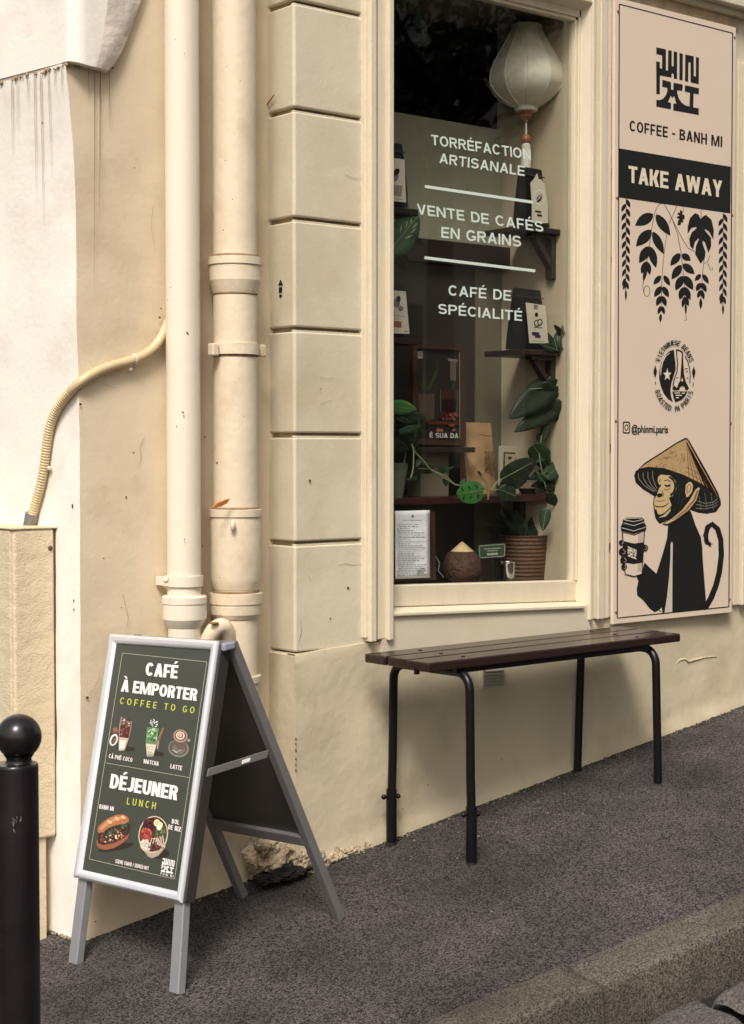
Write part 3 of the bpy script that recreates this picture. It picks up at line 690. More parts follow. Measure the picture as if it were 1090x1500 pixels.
bn = Print(S); bn.poly([(907, 217.2), (1070.8, 244.3), (1069.9, 312.6), (905.9, 289)], inkblack)
bn.block('TAKE AWAY', (920.8, 267), (1058, 289.5), (920.8, 242.5), signw, .68, .21, .18, .08, .40); bn.build('take_away_band', sg)
# hanging vine drawing
Z3 = lambda x, y: (895+x/5.737, 280+y/5.737)
lv = Print(S, step=.000002)
def leaves(L_):
    for b, t, w in L_: lv.leaf(Z3(*b), Z3(*t), w/5.737, inkblack)
def stem(pts, w=4): lv.line([Z3(*p) for p in pts], w/5.737, inkblack)
stem([(410,105),(385,140),(365,190),(340,330),(322,480),(300,600),(275,720),(268,800),(275,850)])
lv.line([Z3(302+25*math.cos(a), 840+45*math.sin(a)) for a in np.linspace(0, 6.28, 20)], .7, inkblack)
leaves([((355,192),(203,290),92),((380,195),(500,375),82),((340,325),(210,465),90),((352,340),(445,530),72),((322,462),(238,605),78),((330,465),(380,645),68),((300,590),(255,695),52),((305,592),(328,705),46),((297,640),(272,765),30)])
stem([(470,350),(445,540),(430,700),(420,1000)])
leaves([((420,710),(357,785),46),((445,708),(497,795),44),((425,800),(363,890),52),((435,800),(487,893),50),((420,880),(383,965),46),((430,880),(465,968),44),((420,965),(395,1035),32),((428,965),(450,1037),32),((420,1030),(414,1105),24)])
stem([(410,105),(445,105),(510,220),(560,360),(590,520),(605,650),(617,800),(630,1050),(636,1080),(620,1088)])
leaves([((582,522),(500,628),64),((598,528),(670,585),58),((592,620),(510,742),68),((606,610),(703,697),66),((604,712),(543,835),66),((616,712),(692,830),68),((612,805),(577,915),54),((620,805),(668,915),52),((620,885),(600,980),34),((628,885),(652,970),34),((628,940),(630,1040),20)])
stem([(785,560),(770,690),(755,920)])
leaves([((755,698),(705,755),40),((773,698),(822,778),40),((757,770),(715,840),44),((765,770),(802,850),42),((755,830),(727,900),34),((762,830),(782,912),32),((755,900),(755,995),26)])
lv.poly([Z3(*p) for p in [(755,235),(735,195),(705,185),(665,225),(645,300),(645,360),(675,310),(715,300),(720,312),(680,345),(658,400),(665,460),(690,490),(705,430),(735,395),(740,405),(715,460),(708,530),(755,610),(790,560),(795,510),(770,440),(770,415),(790,430),(820,520),(843,460),(840,390),(790,330),(790,318),(825,340),(860,405),(865,330),(845,240),(800,200),(775,210)]], inkblack)
lv.poly([Z3(*p) for p in [(580,155),(600,170),(598,190),(620,205),(618,235),(605,240),(608,262),(590,262),(585,285),(560,288),(565,245),(580,235),(558,228),(553,215),(580,205),(560,195),(562,178),(580,182)]], inkblack)
for p in ([(555,125),(490,270)], [(615,135),(600,185)], [(757,150),(757,230)], [(510,225),(600,400),(650,480),(710,510)], [(830,540),(815,590),(785,610)], [(815,605),(838,665),(856,660),(850,640)]): stem(p)
for x0, ya, yb in ((126, 62, 915), (942, 185, 995)):
    stem([(x0+2, ya), (x0-2, yb)], 5); k = 0; y = ya+6
    while y < yb-150:
        sc_ = 1-.25*(y-ya)/(yb-ya)
        leaves([((x0+6, y), (x0+36*sc_, y+72), 30*sc_), ((x0-4, y+38), (x0-38*sc_, y+105), 30*sc_)]); y += 78
    leaves([((x0+3, y-10), (x0+22, y+60), 26), ((x0-3, y-10), (x0-22, y+60), 26), ((x0, y+60), (x0, y+150), 18)])
lv.build('vine_drawing', sg)
# round emblem
Z4 = lambda x, y: (940+x/10.71, 480+y/10.71)
em = Print(S)
scl = [(505,345),(440,365),(370,430),(310,540),(278,680),(275,800),(300,920),(350,1040),(420,1125),(490,1165),(462,1080),(452,980),(465,880),(500,770),(535,650),(530,540),(515,440)]
em.poly([Z4(*p) for p in scl], inkblack)
em.line([Z4(*p) for p in [(300,750),(302,650),(330,530),(380,440),(450,392)]], [.5, 1.4, 1.6, 1.4, .5], signw)
em.poly([Z4(402+(72 if i % 2 == 0 else 30)*math.sin(i*math.pi/5)*.95, 740-(105 if i % 2 == 0 else 42)*math.cos(i*math.pi/5)) for i in range(10)], signw)
em.line([Z4(*p) for p in [(540,345),(600,360),(640,390)]], 2, inkblack)
em.line([Z4(*p) for p in [(548,350),(550,430),(565,560),(555,680),(510,820),(490,910)]], 1.5, inkblack)
em.line([Z4(*p) for p in [(680,440),(725,530),(755,650),(762,780),(755,870)]], 1.2, inkblack)
em.poly([Z4(*p) for p in [(632,390),(648,390),(655,560),(665,730),(690,840),(735,935),(745,940),(715,985),(690,975),(670,925),(640,915),(605,930),(585,980),(550,978),(575,880),(605,830),(612,720),(625,560)]], inkblack)
em.poly([Z4(*p) for p in [(635,780),(652,840),(618,840)]], signw)
em.poly([Z4(*p) for p in [(485,975),(488,930),(515,905),(540,940),(565,935),(560,980)]], inkblack)
em.poly([Z4(*p) for p in [(482,1000),(718,1000),(690,1060),(630,1130),(530,1168),(500,1090)]], inkblack)
for a, b in (((515,1025),(600,1022)), ((630,1027),(680,1025)), ((530,1062),(632,1060)), ((540,1098),(585,1096))): em.line([Z4(*a), Z4(*b)], 1.4, signw)
for a, b in (((680,640),(725,645)), ((695,685),(725,690)), ((545,785),(575,785)), ((705,785),(735,790))): em.line([Z4(*a), Z4(*b)], 1, inkblack)
for cx in (213, 818): em.poly([Z4(cx, 585 if cx < 500 else 605), Z4(cx+28, 690), Z4(cx, 785 if cx < 500 else 805), Z4(cx-28, 690)], inkblack)
em.line([Z4(212, 850), Z4(222, 885)], 1, inkblack); em.line([Z4(815, 860), Z4(805, 915)], 1, inkblack)
em.arctext('VIETNAMESE BEANS', Z4(518, 760), 297/10.71, 525/10.71, 151, 29, 7.2, 4.3, inkblack, bold=.22)
em.arctext('ROASTED IN PARIS', Z4(512, 760), 297/10.71, 512/10.71, 208, 330, 7.4, 4.3, inkblack, flip=True, bold=.22)
em.build('emblem', sg)
ha = Print(S)
ha.poly([(914, 617.2), (921.5, 617.6), (923, 619.5), (923, 633.5), (921.5, 635.2), (914, 635), (912.4, 633.4), (912.4, 619)], inkblack)
ha.poly([(915, 619.6), (920.6, 619.8), (921.6, 621.2), (921.5, 632), (920.5, 633.2), (914.8, 633), (913.8, 631.6), (913.9, 620.8)], printb)
ha.ell(917.7, 626.4, 2.9, 4.9, inkblack, 18).ell(917.7, 626.4, 1.7, 3.1, printb, 16).ell(920, 622.4, .6, .8, inkblack, 8)
ha.text('@phinmi.paris', (925.5, 633.4), (978.6, 634.4), (925.5, 622.5), inkblack, .25, 1., .006); ha.build('handle_lettering', sg)
# drawing of a monkey in a conical hat with a paper cup
A = lambda x, y: (880+x/5.45, 630+y/5.45)
B = lambda x, y: (890+x/5.737, 740+y/5.737)
mk = Print(S, step=.000012)
PA = lambda pts, m: mk.poly([A(*p) for p in pts], m)
PB = lambda pts, m: mk.poly([B(*p) for p in pts], m)
LA = lambda pts, w, m: mk.line([A(*p) for p in pts], w, m)
LB = lambda pts, w, m: mk.line([B(*p) for p in pts], w, m)
tail = [(822,865),(870,780),(910,680),(940,560),(957,420),(952,290),(925,200),(880,160),(842,185),(825,255),(835,315),(868,335)]
LB(tail, [8, 8.5, 8.2, 8, 7.8, 7.6, 7.6, 7.6, 7.4, 7, 6.5, 4.5], inkblack)
mk.step = 0
for i in range(170):
    t_ = random.random()*(len(tail)-1.01); j = int(t_); u = t_-j
    p = np.array(tail[j])*(1-u)+np.array(tail[j+1])*u; a = random.random()*6.28
    mk.leaf(B(*(p+8*np.array([math.cos(a), math.sin(a)]))), B(*(p+28*np.array([math.cos(a+.3), math.sin(a+.3)]))), 1., inkblack)
mk.step = .000012
PB([(510,160),(560,120),(640,60),(700,50),(740,170),(785,270),(797,360),(800,450),(815,640),(825,770),(832,872),(545,902),(470,907),(430,885),(395,900),(355,870),(300,800),(250,760),(245,700),(260,640),(238,590),(290,560),(310,480),(350,520),(410,575),(435,500),(460,420),(500,280)], inkblack)
PB([(538,305),(549,320),(546,500),(544,904),(478,908),(500,770),(518,600),(528,450),(530,330)], pc(200,185,165))
PB([(462,905),(440,880),(425,890),(455,860)], printb)
PA([(280,325),(267,365),(280,420),(340,475),(430,530),(560,565),(700,600),(720,640),(780,660),(850,668),(920,655),(960,600),(955,550),(900,490),(800,425),(650,350),(500,300),(380,290)], inkblack)
for q in range(4):
    LA([(300+38*q, 345-6*q), (302+38*q, 385), (345+30*q, 440), (420+15*q, 490)], .9, pc(140,130,115))
for q in range(3):
    LA([(760, 560+32*q), (830, 585+22*q), (900, 575+20*q), (935, 545+25*q)], .8, pc(140,130,115))
for x in (800, 850, 900): LA([(x-20, 500), (x, 640)], .6, pc(120,112,100))
PA([(672,62),(690,64),(708,85),(770,195),(850,335),(940,505),(962,585),(905,508),(805,437),(650,368),(500,316),(380,306),(285,328),(350,262),(480,180),(600,102)], inkblack)
PA([(680,74),(696,88),(756,200),(832,338),(910,480),(935,535),(898,492),(800,424),(655,354),(505,303),(380,293),(312,306),(360,270),(485,190),(605,112)], hatc)
for t_ in (.62, .68, .74, .80, .85, .9, .94, .975):
    e = np.array([312, 306])*(1-t_)**2+2*t_*(1-t_)*np.array([640, 290])+np.array([935, 535])*t_**2
    LA([(685, 90), tuple(np.array([685, 90])*.5+e*.5+[0, 4]), tuple(e)], [.4, .7+1.6*(t_ > .8), .9+1.8*(t_ > .8)], pc(92,48,22) if t_ < .8 else pc(40,22,14))
for f_ in (.72, .86):
    LA([tuple(np.array([685, 90])*(1-f_)+f_*(np.array([312, 306])*(1-u)**2+2*u*(1-u)*np.array([640, 290])+np.array([935, 535])*u**2)) for u in np.linspace(.58, .97, 12)], .6, pc(92,48,22))
for i in range(34):
    u = random.uniform(.08, .55); f0 = random.uniform(.35, .9); e = np.array([312, 306])*(1-u)**2+2*u*(1-u)*np.array([640, 290])+np.array([935, 535])*u**2
    a_ = np.array([685, 90])*(1-f0)+e*f0; b_ = np.array([685, 90])*(1-min(1, f0+.09))+e*min(1, f0+.09); LA([tuple(a_), tuple(b_)], .5, pc(120,66,30))
PA([(452,360),(480,345),(600,345),(690,390),(745,470),(730,590),(640,650),(570,705),(470,748),(438,705),(425,640),(418,575),(428,530),(450,480)], inkblack)
PA([(458,375),(480,355),(555,362),(598,408),(606,465),(575,525),(545,540),(565,600),(555,650),(520,690),(470,700),(440,660),(428,610),(424,565),(450,505),(474,450),(455,410)], facec)
for i in range(44):
    a = R(-75+140*i/43.); p = np.array([530, 450]); rr = 74 if i < 36 else 70
    q = p+np.array([math.cos(a)*74, math.sin(a)*88]); mk.leaf(A(*q), A(*(p+np.array([math.cos(a)*54, math.sin(a)*66]))), .9, inkblack)
for i in range(30):
    u = i/29.; q = np.array([432, 640])*(1-u)**2+2*u*(1-u)*np.array([440, 760])+np.array([575, 610])*u**2
    c_ = np.array([495, 620]); mk.leaf(A(*q), A(*(q*.72+c_*.28)), 1.2, inkblack)
PA([(505,432),(530,440),(562,432),(552,450),(520,452)], inkblack); PA([(452,442),(470,436),(484,434),(478,452),(458,454)], inkblack)
LA([(508,405),(535,395),(562,412)], .9, inkblack); LA([(505,470),(530,478),(560,458)], .7, pc(120,85,50)); LA([(462,412),(475,395),(484,402)], .8, inkblack)
LA([(490,480),(500,510),(495,535)], .9, pc(110,75,45)); mk.ell(*A(472, 520), 4, 2.9, inkblack, 14, rot=-.3); mk.ell(*A(448, 514), 1.4, 1.6, inkblack, 10)
LA([(430,598),(445,610),(490,612),(525,598),(542,578)], [.8, 1.2, 1.3, 1.1, .7], inkblack); LA([(440,560),(470,568),(520,556)], .6, pc(120,85,50))
PA([(672,430),(700,405),(728,408),(746,440),(738,495),(705,540),(680,548),(668,500)], inkblack)
PA([(680,436),(704,414),(724,416),(737,443),(730,490),(702,530),(684,536),(675,495)], facec)
LA([(690,510),(690,455),(708,430),(722,445),(712,480),(698,500)], .9, inkblack)
PA([(775,448),(800,452),(800,480),(770,570),(705,650),(610,722),(530,760),(490,752),(560,705),(640,640),(700,560),(745,475)], inkblack)
PA([(778,458),(792,462),(762,562),(700,640),(606,712),(530,750),(505,746),(570,706),(648,640),(708,565),(755,478)], facec)
for k in range(4): LA([(770+4*k, 480), (740+4*k, 560), (665+7*k, 640), (570+10*k, 715)], .6, pc(120,80,45))
for k in range(3): LA([(600+22*k, 420+20*k), (605+24*k, 500+25*k), (590+25*k, 570+20*k)], .7, pc(60,60,58))
# cup and hand
PB([(120,225),(225,250),(315,212),(292,582),(222,604),(146,582)], inkblack)
PB([(130,232),(225,257),(306,222),(286,576),(222,595),(152,576)], pc(216,196,172))
for k in range(5): LB([(262+9*k, 225), (256+8*k, 560)], .5, pc(110,95,80))
PB([(130,300),(220,322),(308,312),(300,482),(220,496),(138,484)], inkblack)
PB([(128,125),(160,105),(285,102),(308,118),(312,150),(328,178),(322,212),(220,240),(114,216),(112,176),(128,150)], inkblack)
for pts in ([(138,150),(220,172),(305,142)], [(118,190),(220,216),(322,184)], [(140,122),(170,112),(275,108),(300,120),(220,138),(140,124)]): LB(pts, .9, pc(200,190,178))
for x, y, r_ in ((118,315,20), (128,392,30), (138,462,28), (140,520,22), (314,358,24)):
    mk.ell(*B(x, y), r_/5.737*1.12, r_/5.737*1.2, inkblack, 18)
    LB([(x+4, y-r_*.7), (x+r_*.75, y-r_*.1), (x+r_*.4, y+r_*.6), (x-2, y+r_*.5)], .7, pc(185,170,150))
for p in LOGO: mk.poly([B(170+(x-235)*.108, 345+(y-100-.2*(x-235))*.088+.04*(x-235)) for x, y in p], pc(226,208,184))
mk.build('monkey_drawing', sg)

# ------------------------------------------------------------------ neighbouring corner wall
YT = .15
cw = thing('corner_wall', 'tan and white rendered house corner behind the drainpipes, with a stained overhang above', 'building', (2.6, .3, 0))
cpx = [(92, -60), (96, 92), (101, 140), (105, 185), (109, 245), (111, 300), (112, 400), (112.5, 480), (115, 550), (116.5, 620), (117, 700), (117.5, 850), (118, 1100), (118, 1395), (118, 1500)]
cpts = [PY(x, y, YT) for x, y in cpx]
cz = [p[2] for p in cpts][::-1]; cxs = [p[0] for p in cpts][::-1]
def cx_at(z): return float(np.interp(z, cz, cxs))
tw = MB(); zs = list(np.linspace(-.45, 3.2, 74))+[7.]
xs_t = np.linspace(0, 1, 24); XE = X0+.2
vs = []
for z in zs:
    for u in xs_t:
        x = cx_at(z)+(XE-cx_at(z))*u
        y = YT+.012*noise.noise(Vector((x*2, z*1.6, 1)))*sm(0, .1, u)+.003*noise.noise(Vector((x*9, z*9, 1)))-.010*(1-sm(0, .08, z-gz(x, .1)))
        vs.append((x+.003*noise.noise(Vector((z*9, 4, 0)))*(u == 0), y, z))
n = len(xs_t)
tw.add(vs, [(i*n+j, i*n+j+1, (i+1)*n+j+1, (i+1)*n+j) for i in range(len(zs)-1) for j in range(n-1)], 0, True)
LDX, LDY = -.14, 1.
vs2 = []
for r_, z in enumerate(zs):
    x0, y0 = vs[r_*n][0], vs[r_*n][1]
    for u in (0, .02, .05, .1, .2, .35, .6, 1., 2., 5.):
        vs2.append((x0+LDX*u+.004*noise.noise(Vector((u*5, z*4, 2)))*(u > 0), y0+LDY*u, z))
tw.add(vs2, [(i*10+j, (i+1)*10+j, (i+1)*10+j+1, i*10+j+1) for i in range(len(zs)-1) for j in range(9)], 1, True)
tw.build('render', [tan, white], cw)
def LW(px, py, off=0.):                                   # photo point on the white side wall
    nrm = np.array([-LDY, LDX, 0.]); nrm /= np.linalg.norm(nrm)
    p = PP(px, py, np.array([cx_at(1.2), YT, 1.2])+nrm*off, nrm)
    return PP(px, py, np.array([cx_at(p[2]), YT, p[2]])+nrm*off, nrm)
# corbelled overhang: rounded from the side wall round to the front, flaring to the right as it rises
ov = MB(); rowsz = np.linspace(0, 1, 14); vs = []; YO = .098
bz = float(PY(100, 92, YT)[2])
rb = [(163, 98), (172, 92), (181, 78), (187, 66), (192, 55), (196, 44), (200, 34), (205, 20), (209, 8), (213, -4), (217, -20), (222, -40), (228, -70), (235, -110)]
def sec(i):
    e = PY(rb[i][0], rb[i][1], YO)
    xr_, z_ = e[0], e[2]
    xl = cx_at(bz)-.006
    s_ = [(xl+LDX*5, YT+5), (xl+LDX*1., YT+1.), (xl+LDX*.3, YT+.3), (xl, YT+.02)]
    for q in range(1, 13):
        a = R(180+90*q/12.); s_.append((xl+.05+.05*math.cos(a), YO+.05+.05*math.sin(a)))
    for q in range(1, 9): s_.append((xl+.05+(xr_-xl-.05)*q/8, YO+.006*noise.noise(Vector((q*.7, z_*6, 3)))+.02*(q/8)**3))
    s_.append((xr_+.012, YO+.045)); s_.append((xr_-.005, YT+.03))
    return s_, z_
allv = []; m = None
lowz = [None]
for i in range(len(rb)):
    s_, z_ = sec(i); m = len(s_)
    for k, (x, y) in enumerate(s_):
        zz = z_ if i else z_
        if i == 0:
            dropl = .0
            zz = bz-.012*sm(4, 18, k)
        allv.append((x, y, zz))
ov.add(allv, [(i*m+j, (i+1)*m+j, (i+1)*m+j+1, i*m+j+1) for i in range(len(rb)-1) for j in range(m-1)], 0, True)
ov.poly([allv[j] for j in range(m)])
for k in range(len(ov.f)):
    if ov.m[k] == 0 and len(ov.f[k]) == 4:
        j = ov.f[k][0] % m
        if j >= 18: ov.m[k] = 1
ov.build('overhang', [white, greyst], cw)
# rain streaks under the overhang: thin stains on the render
def stain(name, P_, pts, w, matn, parent, lift):
    pr = Print(P_, lift, .00004)
    for a, b, ww in pts:
        x0, y0 = a; x1, y1 = b; seq = []; wd = []
        for i in range(13):
            u = i/12; seq.append((x0+(x1-x0)*u+.5*noise.noise(Vector((x0, u*5, 0))), y0+(y1-y0)*u)); wd.append(ww*(1-u**1.5)*(.75+.5*abs(noise.noise(Vector((x0*3, u*9, 1)))))+.12)
        pr.line(seq, wd, matn)
    return pr.build(name, parent)
streak = mat('rain_streak', (.31, .22, .13), .8, var=.2, vs=20)
streakw = mat('pale_rain_streak', (.44, .37, .29), .8, var=.15, vs=20)
stain('rain_streak', lambda x, y, k: PY(x, y, YT-.008-k), [((139, 98), (138, 430), 1.4), ((147, 97), (146, 330), 1.9), ((160, 98), (161, 190), 1.2), ((130, 97), (130, 150), .9)], 0, streak, cw, .002)
stain('pale_rain_streak', lambda x, y, k: LW(x, y, .007+k), [((17, 118), (18, 230), 1.6), ((25, 116), (25, 190), 1.2), ((40, 112), (40, 150), 1.4), ((50, 108), (53, 300), 1.5), ((59, 106), (64, 330), 1.7), ((70, 102), (76, 260), 1.3), ((80, 99), (80, 130), 1.2), ((90, 97), (90, 135), 1.4)], 0, streakw, cw, .002)
gr = MB()
for i in range(60):
    u = random.random()
    if u < .5: p = LW(100*u*2, 119-26*u*2+random.uniform(0, 4), .004)
    else: p = PY(100+66*(u-.5)*2, 95+4*(u-.5)*2+random.uniform(0, 3), YT-.007)
    gr.ball(p, random.uniform(.002, .005), 5, sz=random.uniform(.6, 1.6))
gr.build('drip_edge_grime', streak, cw)
chw = MB()
for x, y, s_ in ((128, 1022, 2.6), (152, 818, 1.2), (197, 246, 1.), (196, 663, 1.3), (185, 728, 1.5), (118, 592, 2.2), (117, 570, 1.6), (234, 465, 2.), (236, 452, 1.5), (178, 890, 1.), (300, 640, 1.4), (297, 800, 1.2), (170, 1367, 1.5), (140, 1350, 1.2)):
    chw.ball(PY(x, y, YT-.006), s_*.0017, 6, sx=1.3, sy=.2)
for x, y, s_ in ((106, 741, 2.), (108, 880, 1.3), (108, 893, 1.2), (62, 180, 1.)): chw.ball(LW(x, y, .002), s_*.0021, 6, sx=.5, sz=1.6)
chw.build('paint_chip', darkspot, cw)
hc = Print(lambda x, y, k: PY(x, y, YT-.009-k), .0, .00003)
for pts in ([(131, 1018), (138, 1008), (145, 994), (147, 984)], [(212, 640), (205, 655), (207, 672), (200, 690)], [(150, 560), (158, 566), (172, 568)], [(225, 300), (221, 330), (226, 360)], [(180, 870), (188, 905), (184, 930)]):
    hc = Print(lambda x, y, k: PY(x, y, YT-.009-k), .0, .00003); hc.line(pts, [.7]*(len(pts)-1)+[.3], crackm); hc.build('hairline_crack', cw)

def smooth(P, k=3):
    P = [np.array(p) for p in P]
    for _ in range(k):
        Q = [P[0]]
        for a, b in zip(P[:-1], P[1:]): Q += [a*.75+b*.25, a*.25+b*.75]
        P = Q+[P[-1]]
    return P

# ------------------------------------------------------------------ drainpipes
PXM = 1/454.
def pipe(name, label, pxc, Yc, sections, m, rows):
    base = PY(pxc(1330), 1330, Yc); cxw = float(PY(pxc(600), 600, Yc)[0])
    t = thing(name, label, 'drainpipe', (cxw, Yc, gz(cxw, Yc)), 'drainpipes on the tan wall')
    zz = lambda y: float(PY(pxc(y), y, Yc)[2])
    for nm, prof in sections:
        mb = MB(); mb.lathe((cxw, Yc, 0), [(h*PXM, zz(y)) for y, h in prof], 48); mb.build(nm, m, t, sharp=14)
    return t, cxw, zz
p1, c1, z1 = pipe('drainpipe', 'slim smooth white drainpipe running down the tan wall', lambda y: 265+5*min(1, y/800.), .075, [
    ('tube', [(-400, 24.4), (872, 24.2)]),
    ('clamp', [(843, 24), (843, 27.2), (858, 27.2), (858, 24)]),
    ('socket', [(871, 24), (872, 30), (874, 32), (883, 32), (884, 31), (887, 31), (906, 31), (914, 27), (920, 23)]),
    ('lower_tube', [(915, 23.5), (1010, 23.5)])], pipe_w, None)
lugs = MB(); 
for px, py in ((243, 850), (284, 849)):
    p = PY(px, py, .025); lugs = MB(); lugs.ball(p, .009, 8); lugs.build('clamp_bolt', pipe_w, p1)
lugs = MB(); lugs.box((c1-.064, .07, z1(857)), (c1-.05, .14, z1(844))); lugs.build('clamp_lug', pipe_w, p1)
nub = MB(); q = PY(295, 896, .03); nub.box(q-[.020, .006, .022], q+[.017, .05, .024]); nub.build('socket_nub', pipe_w, p1, bevel=.003)
nb2 = MB(); nb2.box(q-[.010, .008, .015], q+[.010, -.004, .014]); nb2.build('socket_window', mat('nub_grey', (.40, .33, .24), .5), p1)
ps = MB()
for x, y, s_ in ((268, 604, 2.2), (259, 625, 1.5), (275, 488, 1.6), (270, 790, 1.4), (257, 58, 1), (270, 78, .9), (250, 421, 1.1), (246, 440, 1), (274, 487, 1.5)):
    ps = MB(); ps.ball(PY(x, y, .0225), s_*.0015, 6); ps.build('rust_spot', rust, p1)
p2, c2, z2 = pipe('drainpipe', 'thick cream cast iron drainpipe with collars beside the pilaster', lambda y: 340+6.5*min(1, y/800.), .062, [
    ('tube', [(-400, 32), (380, 31.5), (430, 31.5), (505, 31.6), (640, 32.5), (760, 33), (870, 32), (1165, 30)]),
    ('bell', [(377, 32), (378, 39.5), (389, 39.5), (390, 37), (392, 37.6), (412, 37.4), (420, 35), (430, 32), (431, 30)]),
    ('clamp', [(504, 31), (504, 35), (520, 35), (520, 31)]),
    ('sleeve', [(745, 32), (746, 39), (756, 39), (757, 36.8), (760, 37.2), (845, 37.5), (855, 35.5), (862, 33), (864, 31)]),
    ('socket', [(867, 31), (868, 39.5), (883, 39.5), (884, 37.5), (886, 38.2), (898, 37.5), (904, 34), (908, 30)]),
    ('lower_collar', [(988, 30), (989, 36), (998, 36), (999, 34), (1012, 34), (1020, 31), (1021, 29)])], pipe_c, None)
lg2 = MB()
for px, py in ((312.5, 512), (382, 514)):
    p = PY(px, py, .05); lg2 = MB(); lg2.box(p-[.012, .016, .020], p+[.012, .016, .020]); lg2.build('clamp_lug', pipe_c, p2, bevel=.005)
el = MB(); zb_ = z1(935)
el.tube(smooth([(c1+.05, .05, z1(965)), (c1+.058, .03, z1(935)), (c1+.078, .015, z1(919)), (c1+.105, .012, z1(917)), (c1+.128, .02, z1(930)), (c1+.145, .04, z1(955)), (c2-.01, .06, z1(985))], 2), .026, 18)
el.build('branch_elbow', pipe_c, p2)
el2 = MB(); el2.ball(PY(314, 913, -.006), .010, 8, sz=.45, sx=1.7); el2.build('rust_patch', rust, p2)
ds_ = MB(); pp_ = PY(341, 770, -.012); ds_.ball(pp_, .009, 8, sz=1.9); ds_.build('cast_boss', pipe_c, p2)
for x, y, s_ in ((330, 235, 1.2), (341, 292, 1.), (327, 337, 1.2), (318, 678, 2.), (332, 98, .9), (345, 560, .8), (357, 610, .9), (322, 846, 1.), (366, 838, .9), (352, 118, .8)):
    ps = MB(); ps.ball(PY(x, y, .062-.0690), s_*.0014, 6, sz=1.4); ps.build('rust_spot', rust, p2)
gm = mat('collar_grime', (.25, .16, .085), .85, var=.4, vs=40)
for yy, h in ((376.5, 32.6), (431.5, 31.9), (744.5, 33.6), (866, 33.0), (522, 32.1)):
    gq = MB(); gq.lathe((c2, .062, 0), [(h*PXM, z2(yy)-.0035), ((h+.9)*PXM, z2(yy)), (h*PXM, z2(yy)+.0045)], 40); gq.build('grime_ring', gm, p2)
# dry leaf lying on the sleeve
dle = MB(); P_ = [PY(x, y, -.02) for x, y in ((311, 744), (318, 738), (330, 733), (337, 731), (333, 737), (324, 742))]
dle.prism(P_, (0, .004, .002)); tag(dle.build('dry_leaf', mat('orange_leaf', (.36, .13, .025), .7, var=.3, vs=60)), 'dry orange leaf lying on a collar of the thick cream drainpipe', 'leaf')
tw_ = MB(); tw_.tube([PX(389, 156, X0+.004), PX(395, 148, X0-.004), PX(402, 138.5, X0-.006)], [.002, .003, .0015], 6)
tag(tw_.build('twig', mat('twig_brown', (.34, .15, .06), .8)), 'thin brown twig stuck in a pilaster groove high by the drainpipe', 'twig')

# ------------------------------------------------------------------ conduit and meter box
yb_ = None
pbx = LW(84, 900); YBX = float(pbx[1]); XBR = float(pbx[0]); XBL = float(PY(21, 900, YBX)[0])
zbt = float(PY(50, 775, YBX)[2]); zbb = float(PY(60, 1229, YBX)[2])
bx = thing('meter_box', 'tan textured utility box fixed to the white corner wall behind the bollard', 'utility box', (XBL, YBX+.2, gz(XBL, YBX)))
m1 = MB(); m1.box((XBL, YBX, zbb), (XBR-.008, YBX+1.6, zbt)); m1.build('case', boxm, bx, bevel=.009, seg=3)
m2 = MB(); m2.box((XBL-.004, YBX+.020, zbb-.02), (XBL+.004, YBX+1.6, zbt-.004)); m2.build('side_cover', boxm, bx, bevel=.002)
m3 = MB(); m3.box((XBL-.008, YBX-.004, zbt), (XBR+.01, YBX+1.6, zbt+.006)); m3.build('lid_edge', boxm, bx, bevel=.002)
m4 = MB(); m4.box((float(PY(50, 1300, YBX+.012)[0]), YBX+.012, -.3), (float(PY(68.5, 1300, YBX+.012)[0]), YBX+.4, zbb-.002)); m4.build('foot_panel', boxm, bx, bevel=.003)
m5 = MB(); m5.ball(PY(74, 803, YBX-.001), .008, 8, sy=.5); m5.build('screw', darkspot, bx)
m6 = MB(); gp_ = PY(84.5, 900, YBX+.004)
m6.box((XBR-.0075, YBX+.006, zbb), (XBR+.006, YBX+.05, zbt-.004)); m6.build('gap_shade', darkspot, bx)  # dark strip paints the shade in the gap between box and wall
cdp = []
for px, py in ((44, 772), (50, 745), (59, 715), (64, 690), (68, 655), (72, 628), (80, 604), (93, 584), (108, 568)): cdp.append(LW(px, py, .016))
for px, py in ((122, 556), (140, 545), (162, 536), (190, 529), (208, 522), (222, 513), (232, 502), (240, 488), (247, 470), (262, 450)): cdp.append(PY(px, py, YT-.022))
cdp = smooth(cdp, 3)
cdt = thing('cable_conduit', 'beige corrugated cable conduit curving from the utility box across the tan wall', 'conduit', cdp[0])
d_ = [0]
for a, b in zip(cdp[:-1], cdp[1:]): d_.append(d_[-1]+np.linalg.norm(b-a))
tt = np.arange(0, d_[-1], .0022); pth = [np.array([np.interp(t, d_, [p[i] for p in cdp]) for i in range(3)]) for t in tt]
rad = [(.0155 if (int(i/2) % 2 == 0) else .0135) if t < d_[-1]*.50 else .0148 for i, t in enumerate(tt)]
mb = MB(); mb.tube(pth, rad, 14); mb.build('tube', conduitm, cdt)
cl = MB()
i0 = min(range(len(pth)), key=lambda i: abs(pth[i][0]-PY(191, 529, YT)[0]))
cl.tube([pth[i0-2], pth[i0+2]], .0185, 14); p = PY(191, 541, YT-.02); cl.ball(p, .007, 7); cl.build('clip', joinery, cdt)
cl2 = MB(); p = LW(72, 686, .012); cl2.ball(p, .007, 7); cl2.build('clip', joinery, cdt)
cf = MB(); cf.tube([LW(43, 774, .016), LW(47, 752, .016)], [.021, .021], 16); cf.build('end_sleeve', silverd, cdt)

